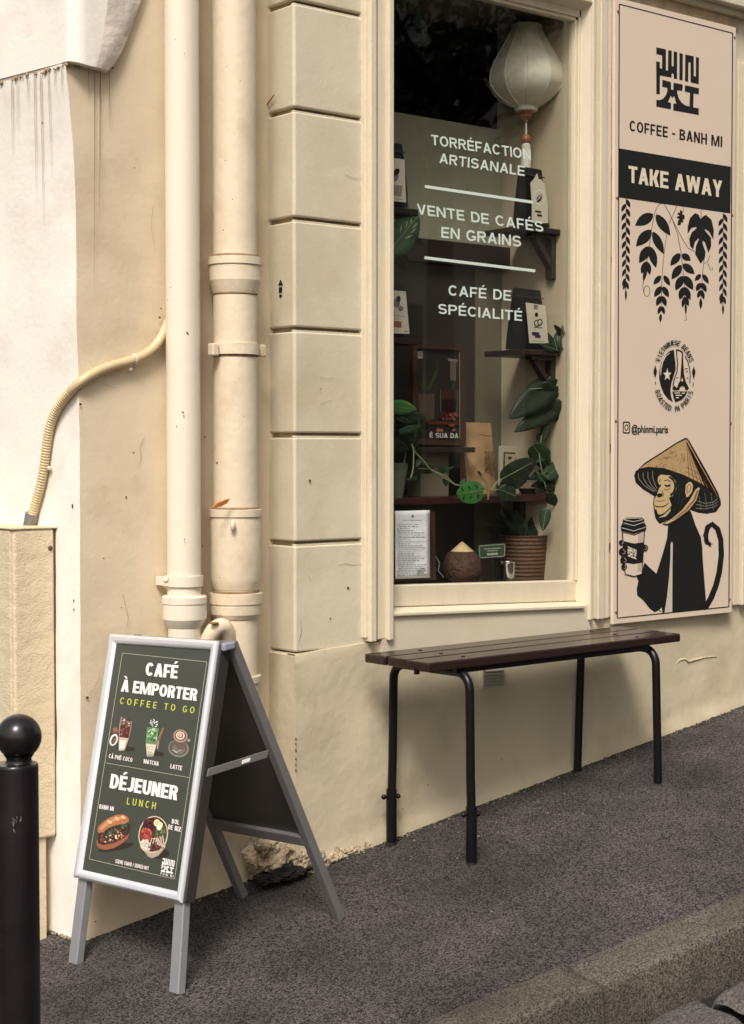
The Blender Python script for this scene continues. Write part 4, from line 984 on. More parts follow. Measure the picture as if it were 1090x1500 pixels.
# ------------------------------------------------------------------ bollard
bp_ = CAM+ray(27.5, 1079)*2.72; br0 = 33.2/F*2.72
bo = thing('bollard', 'black round-topped steel bollard standing in front of the white corner wall', 'bollard', (bp_[0], bp_[1], gz(bp_[0], bp_[1])))
q = 2.72/F
mb = MB(); mb.ball((bp_[0], bp_[1], bp_[2]), br0, 24); mb.build('ball', bollm, bo)
mb = MB(); mb.lathe(bp_, [(22*q, -26*q), (18.5*q, -31*q), (18*q, -34*q), (20*q, -38*q), (27*q, -40.5*q)], 40); mb.build('neck', bollm, bo)
zg = gz(bp_[0], bp_[1])-.03
mb = MB(); mb.lathe((bp_[0]-4*q*rgt[0], bp_[1]-4*q*rgt[1], 0), [(.002, bp_[2]-39*q), (30*q, bp_[2]-39.5*q), (31.5*q, bp_[2]-41*q), (32*q, bp_[2]-44*q), (32*q, zg)], 48); mb.build('post', bollm, bo)

sf = Print(lambda x, y, k: PP(x, y, np.array(bp_)-fwd*(30*q+k+.002), fwd), .0, .00005)
rr_q = random.Random(4)
scuffm = mat('paint_scuff', (.10, .095, .10), .6, var=.4, vs=60)
for (x, y, n_, sx_, sy_) in ((21, 1198, 9, 4, 6), (31, 1195, 5, 2, 6), (20, 1215, 3, 1.5, 1.5)):
    for _ in range(n_):
        a = (x+rr_q.gauss(0, sx_*.5), y+rr_q.gauss(0, sy_*.6)); sf.leaf(a, (a[0]+rr_q.uniform(-2, 2), a[1]+rr_q.uniform(2, 7)), rr_q.uniform(.6, 1.8), scuffm)
sf.build('scuff', bo)
# ------------------------------------------------------------------ A-board
FR_ = np.array([2.374, -.443, -.011]); TA = np.array([2.556, -.430, .956]); RR_ = np.array([2.991, -.423, .075]); TB = np.array([2.588, -.432, .954])
e_ = np.array([-.11, .993, -.044]); e_ /= np.linalg.norm(e_)
WB = .475
ab = thing('pavement_sign', 'silver framed cafe menu A-board standing on the pavement in front of the drainpipes', 'A-board', (FR_+RR_)/2+e_*WB/2)
dF = TA-FR_; LF = np.linalg.norm(dF); dF /= LF
nF = np.cross(dF, e_); nF /= np.linalg.norm(nF)
if np.dot(nF, CAM-FR_) < 0: nF = -nF
def FP(x, y, k=0.): return PP(x, y, FR_+nF*k, nF)
oq = [(162.5, 928.6), (321.5, 939), (267.6, 1323.4), (109, 1285.4)]; iq = [(171, 942.7), (310, 952.2), (261.3, 1306), (121.2, 1274)]
def lerpq(a, b, t): return [(a[i][0]*(1-t)+b[i][0]*t, a[i][1]*(1-t)+b[i][1]*t) for i in range(4)]
fm = MB(); rings = [(0, -.030), (0, .0), (.08, .006), (.3, .011), (.6, .011), (.88, .006), (1, .001), (1, -.004)]
for i in range(4):
    j = (i+1) % 4; seg = []
    for t_, hh in rings:
        qq = lerpq(oq, iq, t_); seg.append((FP(*qq[i])+nF*hh, FP(*qq[j])+nF*hh))
    vs = [p for s_ in seg for p in s_]
    fm.add(vs, [(2*k, 2*k+1, 2*k+3, 2*k+2) for k in range(1, len(rings)-1)], 0, True); fm.add(vs, [(0, 1, 3, 2)], 1)
fo = fm.build('snap_frame', [silver, silverd], ab)
pb2 = MB(); pb2.prism([FP(*p) for p in lerpq(oq, iq, .9)], -nF*.02); 
po2 = pb2.build('poster', boardg, ab)
# printing on the poster
pm = lambda x, y, k: FP(x, y, k+.0002)
g1 = Print(pm)
bq = [(179.4, 956.5), (303.2, 969.6), (255.8, 1287.7), (131, 1258.4)]
for i in range(4): g1.line([bq[i], bq[(i+1) % 4]], .8, pline)
g1.line([(154.9, 1117.5), (277, 1139)], .8, pline)
g1.build('border_line', po2)
g2 = Print(pm)
for t_, a, b, c, mm, bo_, sp in (('CAFÉ', (212.6, 989.4), (259.6, 994.2), (214.6, 970), pwhite, 1.5, 1.02), ('À EMPORTER', (176.8, 1012.6), (287.7, 1026.9), (179.3, 995), pwhite, 1.4, 1.02),
        ('COFFEE TO GO', (175.4, 1031), (284.2, 1045.2), (176.8, 1021.4), pyellow, .35, 1.5), ('DÉJEUNER', (160.3, 1154), (258.9, 1172.5), (163.2, 1133.2), pwhite, 1.5, 1.02),
        ('LUNCH', (185.4, 1178), (227.6, 1185.4), (186.9, 1168), pyellow, .35, 1.6), ('BANH MI', (145.3, 1184.4), (166.3, 1188), (146.2, 1178), pwhite, .35, 1.),
        ('BOL', (251.5, 1206), (262.2, 1208), (252.3, 1199.4), pwhite, .35, 1.), ('DE RIZ', (246.2, 1214.4), (264.6, 1218.5), (247.1, 1207.6), pwhite, .35, 1.),
        ('SERVIE CHAUD / SERVED HOT', (168.7, 1263.9), (217.6, 1274.8), (169.4, 1258.4), pwhite, .15, 1.), ('CÀ PHÊ COCO', (159.3, 1110.3), (193.6, 1116.4), (160.1, 1104.2), pwhite, .35, 1.),
        ('MATCHA', (210.3, 1118), (232.2, 1122), (211.1, 1111.8), pwhite, .4, 1.), ('LATTE', (249.3, 1125.4), (266.5, 1128.6), (250.1, 1119), pwhite, .4, 1.),
        ('PHIN MI', (235, 1281.2), (253.6, 1285.4), (235.6, 1277.6), pwhite, .25, 1.3)):
    big = bo_ > 1; wide = sp > 1.2
    g2.block(t_, a, b, c, mm, .66 if big else .6, .25 if big else (.15 if wide else .20), .19 if big else .14, .05 if big else (.42 if wide else .12), .30 if big else (.7 if wide else .4))
g2.build('menu_lettering', po2)
g3 = Print(pm)
for p in LOGO: g3.poly([(238.7-3.2*(y-100)/1000.+(x-235)*.0268, 1256.6+(y-100-.228*(x-235))*.0212+(x-235)*.0058) for x, y in p], pwhite)
g3.build('logo', po2)
Z5 = lambda x, y: (130+x/6.412, 1030+y/6.412)
Z6 = lambda x, y: (120+x/6.412, 1160+y/6.412)
g4 = Print(pm, step=.000014)
def P5(pts, c): g4.poly([Z5(*p) for p in pts], pc(*c))
def E5(x, y, rx, ry, c, rot=0): g4.ell(*Z5(x, y), rx/6.412, ry/6.412, pc(*c), 20, rot)
def blobs(Z, n, cx, cy, rx, ry, cols, r0, r1, rot=0):
    k0 = g4.k; st0 = g4.step; g4.step = 0
    for _ in range(n):
        g4.k = k0+random.random()*.0004
        a = random.random()*6.28; r_ = math.sqrt(random.random()); u, w = r_*rx*math.cos(a), r_*ry*math.sin(a)
        x = cx+u*math.cos(rot)-w*math.sin(rot); y = cy+u*math.sin(rot)+w*math.cos(rot)
        g4.ell(*Z(x, y), random.uniform(r0, r1)/6.412, random.uniform(r0, r1)*.6/6.412, pc(*random.choice(cols)), 8, random.random()*3)
    g4.k = k0+.00042; g4.step = st0
E5(350, 425, 90, 22, (58, 48, 42), .1)
E5(255, 255, 32, 34, (112, 78, 66)); E5(248, 248, 18, 18, (140, 100, 86))
E5(235, 345, 37, 58, (222, 212, 206), .35); E5(236, 347, 22, 42, (70, 62, 55), .35); E5(240, 350, 13, 30, (110, 96, 84), .35)
P5([(305,125),(408,172),(398,260),(372,330),(340,440),(282,440),(283,320),(290,210)], (124, 96, 88))
P5([(300,205),(392,225),(372,330),(285,318)], (96, 48, 42)); P5([(285,318),(372,330),(350,400),(335,438),(284,438)], (196, 172, 150))
P5([(290,345),(350,352),(330,430),(286,430)], (228, 212, 192)); E5(307, 440, 27, 9, (168, 158, 150))
blobs(Z5, 30, 345, 180, 45, 40, [(206,184,176), (150,112,100), (92,58,52), (60,40,38)], 5, 14); blobs(Z5, 26, 335, 270, 40, 50, [(112,56,48), (80,38,34), (140,84,74), (160,112,100)], 5, 15)
g4.line([Z5(308,128), Z5(290,210), Z5(283,438)], .6, pc(190,178,172)); g4.line([Z5(408,172), Z5(385,300), Z5(338,440)], .5, pc(170,158,150))
g4.build('coffee_picture', po2); g4 = Print(pm, step=.000014)
E5(620, 470, 90, 22, (58, 50, 44), .1)
P5([(690,225),(712,235),(680,330),(655,440),(636,430),(650,330)], (112, 84, 70)); g4.line([Z5(700,235), Z5(655,330)], 1.2, pc(150,116,98)); g4.line([Z5(652,350), Z5(645,430)], 2, pc(160,140,124))
P5([(548,225),(660,235),(640,380),(608,495),(545,485),(535,380)], (96, 138, 86)); P5([(537,380),(636,390),(606,492),(546,484)], (206, 192, 168)); E5(577, 490, 36, 14, (150, 146, 138))
blobs(Z5, 46, 597, 300, 50, 70, [(64,120,60), (118,170,104), (150,190,140), (44,84,44), (182,206,172)], 6, 15); blobs(Z5, 22, 610, 190, 42, 34, [(224,226,222), (176,186,178), (120,130,122)], 6, 13); blobs(Z5, 14, 575, 430, 28, 40, [(236,226,206), (190,170,140)], 6, 12)
g4.build('matcha_picture', po2); g4 = Print(pm, step=.000014)
E5(845, 425, 98, 84, (122, 116, 108), .25); E5(842, 420, 84, 70, (88, 82, 76), .25); E5(846, 430, 60, 46, (112, 104, 96), .25)
P5([(797,300),(930,312),(915,390),(890,438),(830,428),(805,370)], (104, 82, 74)); E5(940, 350, 14, 16, (150, 140, 132))
E5(862, 308, 67, 60, (172, 146, 130), .2); E5(862, 306, 58, 51, (126, 84, 68), .2); E5(860, 304, 42, 38, (214, 190, 172), .2); E5(860, 303, 28, 26, (140, 98, 80), .2); E5(858, 300, 17, 17, (220, 200, 184)); E5(858, 300, 7, 8, (150, 106, 88))
g4.line([Z5(790,440), Z5(830,465)], 1.4, pc(176,170,164)); g4.line([Z5(825,462), Z5(870,440)], .8, pc(170,164,158))
P6 = lambda pts, c: g4.poly([Z6(*p) for p in pts], pc(*c))
E6 = lambda x, y, rx, ry, c, rot=0: g4.ell(*Z6(x, y), rx/6.412, ry/6.412, pc(*c), 24, rot)
g4.build('latte_picture', po2); g4 = Print(pm, step=.000014)
E6(320, 520, 170, 30, (54, 48, 40), -.2)
P6([(135,455),(140,505),(170,535),(225,545),(300,528),(370,490),(430,440),(447,385),(400,420),(300,450),(200,470)], (150, 88, 64))
P6([(145,480),(200,500),(300,480),(400,430),(440,400),(400,400),(250,440),(160,450)], (84, 42, 34))
P6([(150,385),(190,380),(300,320),(420,290),(455,310),(445,390),(330,460),(200,490),(150,450)], (66, 50, 40))
blobs(Z6, 90, 300, 410, 150, 55, [(122,48,40), (150,70,52), (70,80,62), (52,66,50), (96,40,34), (190,150,120), (44,40,34), (170,92,70)], 7, 22, -.42)
blobs(Z6, 36, 320, 340, 140, 30, [(62,86,66), (46,64,50), (86,104,80), (40,50,42)], 7, 20, -.42); blobs(Z6, 7, 290, 420, 110, 30, [(222,196,164), (200,170,140)], 9, 18, -.42)
P6([(148,375),(152,330),(190,290),(250,245),(330,214),(400,214),(440,245),(440,280),(400,300),(320,310),(260,335),(200,375),(165,388)], (176, 106, 68))
P6([(165,345),(230,280),(330,235),(410,230),(420,245),(340,262),(250,305),(180,360)], (204, 136, 92))
for (a, b) in (((240,265),(285,300)), ((310,235),(350,270)), ((370,222),(405,255))): g4.leaf(Z6(*a), Z6(*b), 3, pc(228,188,140))
g4.build('sandwich_picture', po2); g4 = Print(pm, step=.000014)
E6(690, 560, 130, 60, (52, 46, 40), .2)
P6([(535,430),(560,530),(620,610),(660,625),(720,600),(780,530),(805,440)], (142, 126, 108)); P6([(560,500),(620,600),(660,618),(700,605),(760,540)], (168, 150, 130))
E6(670, 400, 139, 176, (196, 176, 150), .18); E6(670, 399, 128, 164, (78, 50, 44), .18)
E6(740, 400, 56, 84, (74, 86, 58), .1); E6(645, 300, 70, 55, (72, 36, 40)); E6(605, 400, 56, 66, (156, 58, 50)); E6(600, 500, 52, 60, (206, 188, 168), -.5); E6(690, 490, 66, 66, (96, 60, 46))
blobs(Z6, 44, 600, 395, 52, 62, [(190,84,70), (146,46,42), (204,104,84), (112,38,38)], 6, 18); blobs(Z6, 40, 690, 490, 70, 60, [(120,76,56), (76,46,38), (150,104,76), (60,40,34)], 7, 18); blobs(Z6, 34, 745, 400, 45, 75, [(92,104,66), (58,70,46), (120,120,84), (84,60,50)], 6, 16); blobs(Z6, 34, 598, 500, 44, 52, [(226,212,194), (190,170,150)], 5, 12); blobs(Z6, 24, 645, 290, 60, 40, [(90,44,48), (58,30,34), (110,60,58)], 6, 16)
for k in range(5): g4.line([Z6(640+26*k, 500-14*k), Z6(655+26*k, 440-8*k), Z6(700+18*k, 440+16*k), Z6(715+16*k, 500+6*k)], 1.3, pc(214,190,166))
E6(705, 292, 30, 34, (222, 214, 172)); E6(705, 292, 17, 20, (204, 190, 120)); E6(735, 312, 26, 32, (214, 206, 160)); E6(725, 335, 24, 26, (226, 220, 184))
g4.build('rice_bowl_picture', po2)
# frames and legs
def bar(mb, a, b, w, t, wdir, tdir, m=0):
    a, b = np.array(a), np.array(b); wd = np.array(wdir)*w/2; td = np.array(tdir)*t/2
    vs = [a-wd-td, a+wd-td, a+wd+td, a-wd+td, b-wd-td, b+wd-td, b+wd+td, b-wd+td]
    mb.add(vs, [(0, 3, 2, 1), (4, 5, 6, 7), (0, 1, 5, 4), (1, 2, 6, 5), (2, 3, 7, 6), (3, 0, 4, 7)], m)
for px0, px1 in (((122, 1288), (103.5, 1412)), ((262, 1322), (252, 1455.5))):
    lm = MB(); a = FP(px0[0], px0[1]-30)-nF*.018; b = FP(*px1)-nF*.018
    b = b+(b-a)/np.linalg.norm(b-a)*.0
    bar(lm, a, b, .042, .026, e_, nF); lm.build('leg', leg_al, ab, bevel=.003)
sr = MB(); bar(sr, FP(321.5, 941)-nF*.020-e_*.004, FP(267.6, 1322)-nF*.020-e_*.004, .010, .036, e_, nF); sr.build('side_rail', darkgrey, ab, bevel=.002)  # dark colour here paints the shaded side of the frame
dB = TB-RR_; LB_ = np.linalg.norm(dB); dB /= LB_
nB = np.cross(dB, e_); nB /= np.linalg.norm(nB)
if nB[0] < 0: nB = -nB
def RP(u, v): return RR_+e_*u+dB*v                     # on the rear plane: u across, v up from the foot
for u in (.016, WB-.016):
    lm = MB(); bar(lm, RP(u, 0), RP(u, LB_-.01), .030, .027, e_, nB); lm.build('rear_leg', silverd, ab, bevel=.003)
rp = MB()
vb_ = .285
vs = [RP(.03, vb_), RP(WB-.03, vb_), RP(WB-.03, LB_-.03), RP(.03, LB_-.03)]
rp.prism(vs, nB*.008); rp.build('rear_panel', darkgrey, ab)
rr_ = MB(); bar(rr_, RP(.03, vb_), RP(WB-.03, vb_), .034, .028, dB, nB); rr_.build('rear_rail', silverd, ab, bevel=.003)
tc_ = MB(); tm = (TA+TB)/2+dF*.008; tm = tm-dF*.020; bar(tc_, tm-e_*.004, tm+e_*(WB-.03), .030, .008, np.array([.99, .11, .14]), np.array([-.1, 0, .99])); tc_.build('top_cap', silverd, ab, bevel=.004)
hg = MB(); h0 = (TA+TB)/2-dF*.02-e_*.006; bar(hg, h0-e_*.006, h0+e_*.012, .040, .022, np.array([1, .1, .1]), np.array([0, 0, 1])); hg.build('hinge', mat('hinge_plastic', (.26, .28, .34), .35), ab, bevel=.005)
stt = MB(); s0, s1 = TA+(FR_-TA)*.515, TB+(RR_-TB)*.44
s0 = PP(304, 1132, np.array([0, -.418, 0]), np.array([.03, 1, 0])); s1 = PP(392, 1104, np.array([0, -.418, 0]), np.array([.03, 1, 0]))
bar(stt, s0, s1, .004, .022, e_, np.array([.2, 0, .98])); stt.build('strut', silverd, ab, bevel=.001)
sl_ = MB(); a_, b_ = s0+(s1-s0)*.56-e_*.003, s0+(s1-s0)*.69-e_*.003; bar(sl_, a_, b_, .002, .010, e_, np.array([.2, 0, .98])); sl_.build('strut_sticker', pwhite, ab)

# ------------------------------------------------------------------ bench
ZBN = float(PZ(533.7, 957.2, .812)[2])
BL, FLp, BRp, FRp = (PZ(x, y, .815) for x, y in ((533.7, 957.2), (630, 971.5), (934.1, 920.2), (999, 927.9)))
BRp = np.array([FRp[0]+.006, BL[1]+.012, .815])
bc = BL*.25+FLp*.25+BRp*.25+FRp*.25
be = thing('bench', 'dark brown slatted bench on black tube legs against the cafe plinth', 'bench', (bc[0], bc[1], gz(bc[0], bc[1])))
for k in range(3):
    w0, w1 = k/3.+(.012 if k else 0), (k+1)/3.-(.012 if k < 2 else 0)
    ofs = (-.0 , .004, -.006)[k]
    c_ = [BL*(1-w0)+FLp*w0, BRp*(1-w0)+FRp*w0, BRp*(1-w1)+FRp*w1, BL*(1-w1)+FLp*w1]
    c_ = [p+[ofs, 0, 0] for p in c_]
    mb = MB(); mb.prism([c_[0], c_[1], c_[2], c_[3]], (0, 0, -.030)); mb.build('slat', benchw, be, bevel=.006, seg=3)
zt_ = .815-.031
def tubeleg(p_back, p_front, nm_groups):
    pass
feet = dict(bl=(573.5, 1237), fl=(690.5, 1268), br=(846, 1123), fr=(964, 1145.5))
def footpt(k, y):
    x, py = feet[k]; p = PY(x, py, y); return p
yb2, yf2 = -.045, -.405
fbl, ffl, fbr, ffr = footpt('bl', -.05), footpt('fl', -.408), footpt('br', -.035), footpt('fr', -.372)
RT = .0148
for nm, (pb_, pf_) in (('l', (fbl, ffl)), ('r', (fbr, ffr))):
    xl = (pb_[0]+pf_[0])/2
    rr2 = .055
    for p, sgn in ((pb_, 1), (pf_, -1)):
        mid = np.array([xl, (pb_[1]+pf_[1])/2, zt_-.016])
        path = [(mid[0], mid[1], zt_-.016)]
        yy = p[1]
        arc = [(xl+(p[0]-xl)*.5, yy-sgn*rr2+sgn*rr2*math.sin(a), zt_-.016-rr2+rr2*math.cos(a)) for a in np.linspace(0, math.pi/2, 9)]
        foot = np.array([p[0], p[1], gz(p[0], p[1])+.0])
        path += arc+[tuple(foot*.5+np.array(arc[-1])*.5), tuple(foot+np.array([0, 0, .006 if nm == 'r' else .16]))]
        mb = MB(); mb.tube(path, RT, 16); lo = mb.build('leg', blackm, be)
        if nm == 'l':
            mb = MB(); mb.tube([foot+[0, 0, .012], foot+[0, 0, .19]], RT+.0035, 16); mb.build('leg_extension', blackm, lo)
            mb = MB(); h = foot+[0, 0, .165]; mb.tube([h-[.034, 0, 0], h+[.032, 0, 0]], [.005, .005], 8)
            mb.ball(h-[.034, 0, -.002], .009, 8); mb.ball(h+[.03, 0, -.004], .0085, 8); mb.build('clamp_bolt', blackm, lo)
            mb = MB(); mb.lathe(foot, [(.012, .0), (.014, .001), (.014, .011), (.010, .012)], 16); mb.build('foot', darkgrey, lo)
rl = MB()
for yy in (BL[1]*.5+FLp[1]*.5-.12, BL[1]*.5+FLp[1]*.5+.10):
    rl.box((fbl[0]+.01, yy-.012, zt_-.018), (fbr[0]+.02, yy+.012, zt_-.001)); rl.build('rail', blackm, be, bevel=.003); rl = MB()
bt = MB()
for k in range(3):
    for xx in (fbl[0]+.06, fbr[0]-.02):
        w = (k+.5)/3.; y_ = BL[1]*(1-w)+FLp[1]*w; bt = MB(); bt.lathe((xx, y_, .815), [(.0005, .0022), (.006, .002), (.008, .0005)], 10); bt.build('bolt', blackm, be)
hk_ = MB(); p = PY(611, 984, -.33); hk_.box(p-[.008, .006, .008], p+[.006, .006, .016]); hk_.build('rail_tab', blackm, be)

# ------------------------------------------------------------------ window display
def floor_at(px, Y): return float(PY(px, 600, Y)[0])
# lantern
LY = .24; lc = PY(771, 100, LY)
def lz(y): return float(PY(771, y, LY)[2])
LS = float(np.linalg.norm(PY(772, 100, LY)-PY(770, 100, LY)))/2*.80
la = thing('paper_lantern', 'pear shaped ivory silk lantern hanging in the shop window with a tassel', 'lantern', (lc[0], LY, lz(165)))
prof = [(18, 37), (20, 38), (20.5, 44), (21, 47), (27, 60), (35, 76), (43, 92), (48, 106), (49.5, 117), (48, 126), (43, 136), (34, 146), (22, 154), (15, 157)]
nseg = 10; mb = MB(); vs = []; sub = 6
for h, y in prof:
    for j in range(nseg*sub):
        a = 2*math.pi*j/(nseg*sub)+.2; fl = abs((j % sub)/sub*2-1)   # panels sag between ribs
        r_ = h*LS*(1-.05*(1-fl**2)*(y > 50))
        vs.append((lc[0]+r_*math.cos(a), LY+r_*math.sin(a), lz(y)))
k = nseg*sub
mb.add(vs, [(i*k+j, i*k+(j+1) % k, (i+1)*k+(j+1) % k, (i+1)*k+j) for i in range(len(prof)-1) for j in range(k)], 0, True)
sh = mb.build('silk_shade', silk, la)
mb = MB()
for q in range(nseg):
    a = 2*math.pi*q/nseg+.2
    mb.tube([(lc[0]+h*LS*1.004*math.cos(a), LY+h*LS*1.004*math.sin(a), lz(y)) for h, y in prof[3:]], .0022, 6)
mb.build('rib', silkrib, sh)
mb = MB(); mb.lathe((lc[0], LY, 0), [(14*LS, lz(155)), (15*LS, lz(156)), (15*LS, lz(163)), (13*LS, lz(164)), (1*LS, lz(164))], 30); mb.build('bottom_ring', silkrib, la)
mb = MB(); mb.lathe((lc[0], LY, 0), [(9*LS, lz(164)), (9.5*LS, lz(166)), (7.5*LS, lz(169)), (8*LS, lz(171)), (5*LS, lz(174)), (2.4*LS, lz(175)), (2.4*LS, lz(180)), (.5*LS, lz(180.5))], 24); mb.build('wooden_cap', wbead, la)
mb = MB(); mb.ball((lc[0], LY, lz(204)), 6.5*LS, 12); mb.build('wooden_bead', wbead, la)
mb = MB(); mb.tube([(lc[0], LY, lz(179)), (lc[0], LY, lz(212))], 1.4*LS, 8); mb.build('cord', silkrib, la); mb = MB(); mb.tube([(lc[0], LY, lz(38)), (lc[0], LY, gzt+.045)], 1.*LS, 8); mb.build('cord', silkrib, la)
mb = MB(); mb.lathe((lc[0], LY, 0), [(2*LS, lz(209)), (5.5*LS, lz(212)), (6.2*LS, lz(222)), (7*LS, lz(238)), (6*LS, lz(252)), (2*LS, lz(254))], 20); mb.build('tassel', tassel, la)

# wall shelves on the side wall
def wall_shelf(label, pf, zpy, bracket_bottom):
    y0, y1 = .085, .30; xl = XR-.20
    z = float(PX(822, zpy, XR)[2])
    t = thing('wall_shelf', label, 'shelf', (XR-.1, (y0+y1)/2, z), 'bracket shelves in the shop window')
    mb = MB(); mb.box((xl, y0+.035, z-.020), (XR-.001, y1+.03, z)); mb.build('board', dwood, t, bevel=.003)
    mb = MB(); ym = y0+.075
    mb.box((XR-.024, ym-.018, z-.022-bracket_bottom), (XR-.001, ym+.018, z-.021)); mb.box((XR-.13, ym-.018, z-.036), (XR-.0245, ym+.018, z-.021))
    bar(mb, (XR-.105, ym, z-.036), (XR-.014, ym, z-.03-bracket_bottom*.68), .030, .022, np.array([0, 1, 0]), np.array([.8, 0, .6])); mb.build('bracket', dwood, t, bevel=.002)
    return t, z
ws1, zs1 = wall_shelf('dark wood bracket shelf in the window directly below the ivory lantern', None, 336, .165)
ws2, zs2 = wall_shelf('dark wood bracket shelf in the window with trailing plant hanging beneath it', None, 514, .16)

def pouch(name, label, cat, quad, Y, depth, m, group, tilt=0., seal=True):
    """Stand-up pouch: quad = TL, TR, BR, BL in the photo, at depth Y."""
    q = [PY(x, y, Y) for x, y in quad]
    base = (q[2]+q[3])/2+np.array([0, depth/2, 0])
    t = thing(name, label, cat, base, group)
    mb = MB(); nu, nv = 10, 14; fr_, bk_ = [], []
    for j in range(nv+1):
        v = j/nv
        for i in range(nu+1):
            u = i/nu; p = (q[0]*(1-u)+q[1]*u)*(1-v)+(q[3]*(1-u)+q[2]*u)*v
            th = depth*(.06+.94*min(1, v/.75)**.8)*(.25+.75*math.sin(math.pi*min(max(u, .04), .96))**.5)
            wv = .004*noise.noise(Vector((u*4, v*5, base[0]*9)))
            fr_.append(p+[0, depth/2-th/2+wv, 0]); bk_.append(p+[0, depth/2+th/2, 0])
    n1 = nu+1; N_ = n1*(nv+1)
    fs = [(j*n1+i, (j+1)*n1+i, (j+1)*n1+i+1, j*n1+i+1) for j in range(nv) for i in range(nu)]
    fs2 = [tuple(x+N_ for x in f[::-1]) for f in fs]
    ed = list(range(n1))+[n1*j+nu for j in range(1, nv+1)]+[n1*nv+i for i in range(nu-1, -1, -1)]+[n1*j for j in range(nv-1, 0, -1)]
    fs3 = [(a, b, b+N_, a+N_) for a, b in zip(ed, ed[1:]+ed[:1])]
    mb.add(fr_+bk_, fs+fs2+fs3, 0, True)
    mb.build('pouch', m, t)
    if seal:
        mb = MB(); a, b = q[0]*.86+q[3]*.14, q[1]*.86+q[2]*.14; mb.tube([a+[0, depth*.25, 0], b+[0, depth*.25, 0]], .0025, 6); mb.build('seal_strip', darkgrey, t)
    return t, (lambda x, y, k: PY(x, y, Y-k-.001))
GB = 'black coffee bags in the shop window'
t, P_ = pouch('coffee_bag', 'black coffee bag on the upper bracket shelf under the lantern', 'coffee bag', [(768.8, 241.5), (800.8, 247.5), (808.5, 332), (763.5, 331)], .16, .06, bagk, GB)
lb = Print(P_); lb.poly([(777, 268), (782, 262), (787, 253.5), (789, 262), (793, 263), (798, 270), (802.5, 300), (803, 327), (779, 326), (779, 300)], labelc)
lb.ell(790, 289, 8, 11.5, pc(225,220,205), 20).ell(790, 289, 6.6, 9.8, pc(200,192,172), 20).ell(790, 291, 3.4, 6, inkblack, 14, .5); lb.ell(791.5, 288, 2, 5, pc(120,112,96), 12, .5).line([(785, 296), (797, 280)], 1, labelc)
lb.poly([(784, 308), (793, 309.5), (793, 312), (784, 310.8)], inkblack).poly([(787, 313.5), (794, 314.5), (794, 317.5), (787, 316.5)], inkblack); lb.build('label', t)
t, P_ = pouch('coffee_bag', 'black coffee bag with a purple mark on its label, on the lower bracket shelf', 'coffee bag', [(760.9, 420), (799.4, 425), (807.4, 513), (752.9, 511)], .16, .06, bagk, GB)
lb = Print(P_); lb.poly([(770, 443), (799, 447.5), (803.5, 503), (775.5, 502.5)], labelc)
for p in LOGO: lb.poly([(782+(x-235)*.0085, 446+(y-100)*.0068) for x, y in p], inkblack)
lb.ell(786, 461, 2.5, 3.5, inkblack, 12).ell(787, 473.5, 4.8, 5.2, inkblack, 16).ell(787, 473.5, 3.3, 3.6, labelc, 16).ell(791, 472, 4, 5, inkblack, 14).ell(791, 472, 2.5, 3.2, labelc, 14).line([(782, 479), (795, 480.5)], .8, inkblack)
lb.poly([(779.5, 486), (790, 487), (790, 491), (792, 491), (792, 495), (784, 494.5), (784, 491.5), (779.5, 491)], pc(62,34,92)); lb.line([(779, 499), (797, 500)], .6, inkgrey); lb.build('label', t)
t, P_ = pouch('coffee_bag', 'black coffee bag high at the left edge of the shop window', 'coffee bag', [(556, 203), (596.5, 209.5), (602.5, 303), (550, 300)], .15, .06, bagk, GB)
lb = Print(P_); lb.poly([(560, 230), (592.5, 233.5), (595, 296.5), (560, 293)], labelc); lb.ell(578, 258, 6, 8, inkgrey, 14).ell(581, 252, 4, 6, inkblack, 10, .6).poly([(572, 270), (590, 272), (588, 288), (574, 286)], pc(150,140,120)); lb.line([(577, 291), (591, 292.5)], .6, inkgrey); lb.build('label', t)
t, P_ = pouch('coffee_bag', 'black coffee bag at the window left edge beside the framed drink poster', 'coffee bag', [(556, 411), (598.6, 416), (603, 494), (552, 492)], .15, .06, bagk, GB)
lb = Print(P_); lb.poly([(562, 424), (594.5, 427), (600, 489), (566, 488)], labelc); lb.ell(581, 444, 5, 7, inkgrey, 14).ell(584, 438, 3, 5, inkblack, 10).ell(587, 452, 4, 4, inkgrey, 10).poly([(576, 470), (588, 471), (588, 480), (576, 479)], pc(170,90,70)); lb.line([(574, 462), (593, 463.5)], .7, inkgrey); lb.line([(592, 485), (598, 486)], .8, inkblack); lb.build('label', t)
def left_shelf(label, y0, y1, xr, bag):
    z = float(PY(580, y0, .13)[2]); t = thing('small_shelf', label, 'shelf', (gx0+.05, .2, z), 'small shelves at the window left edge')
    mb = MB(); mb.box((gx0-.02, .13, z-.022), (float(PY(xr, y0, .13)[0]), .36, z)); mb.build('board', dwood, t, bevel=.002)
    mb = MB(); mb.box((gx0-.02, .20, z-.12), (gx0+.004, .24, z-.023)); mb.box((gx0+.004, .20, z-.04), (gx0+.10, .24, z-.0225)); mb.build('bracket', dwood, t, bevel=.002)
left_shelf('small dark shelf under the highest coffee bag at the left window edge', 303, 311, 613, 0)
left_shelf('small dark shelf beside the framed drink poster at the left window edge', 494, 500, 619, 0)

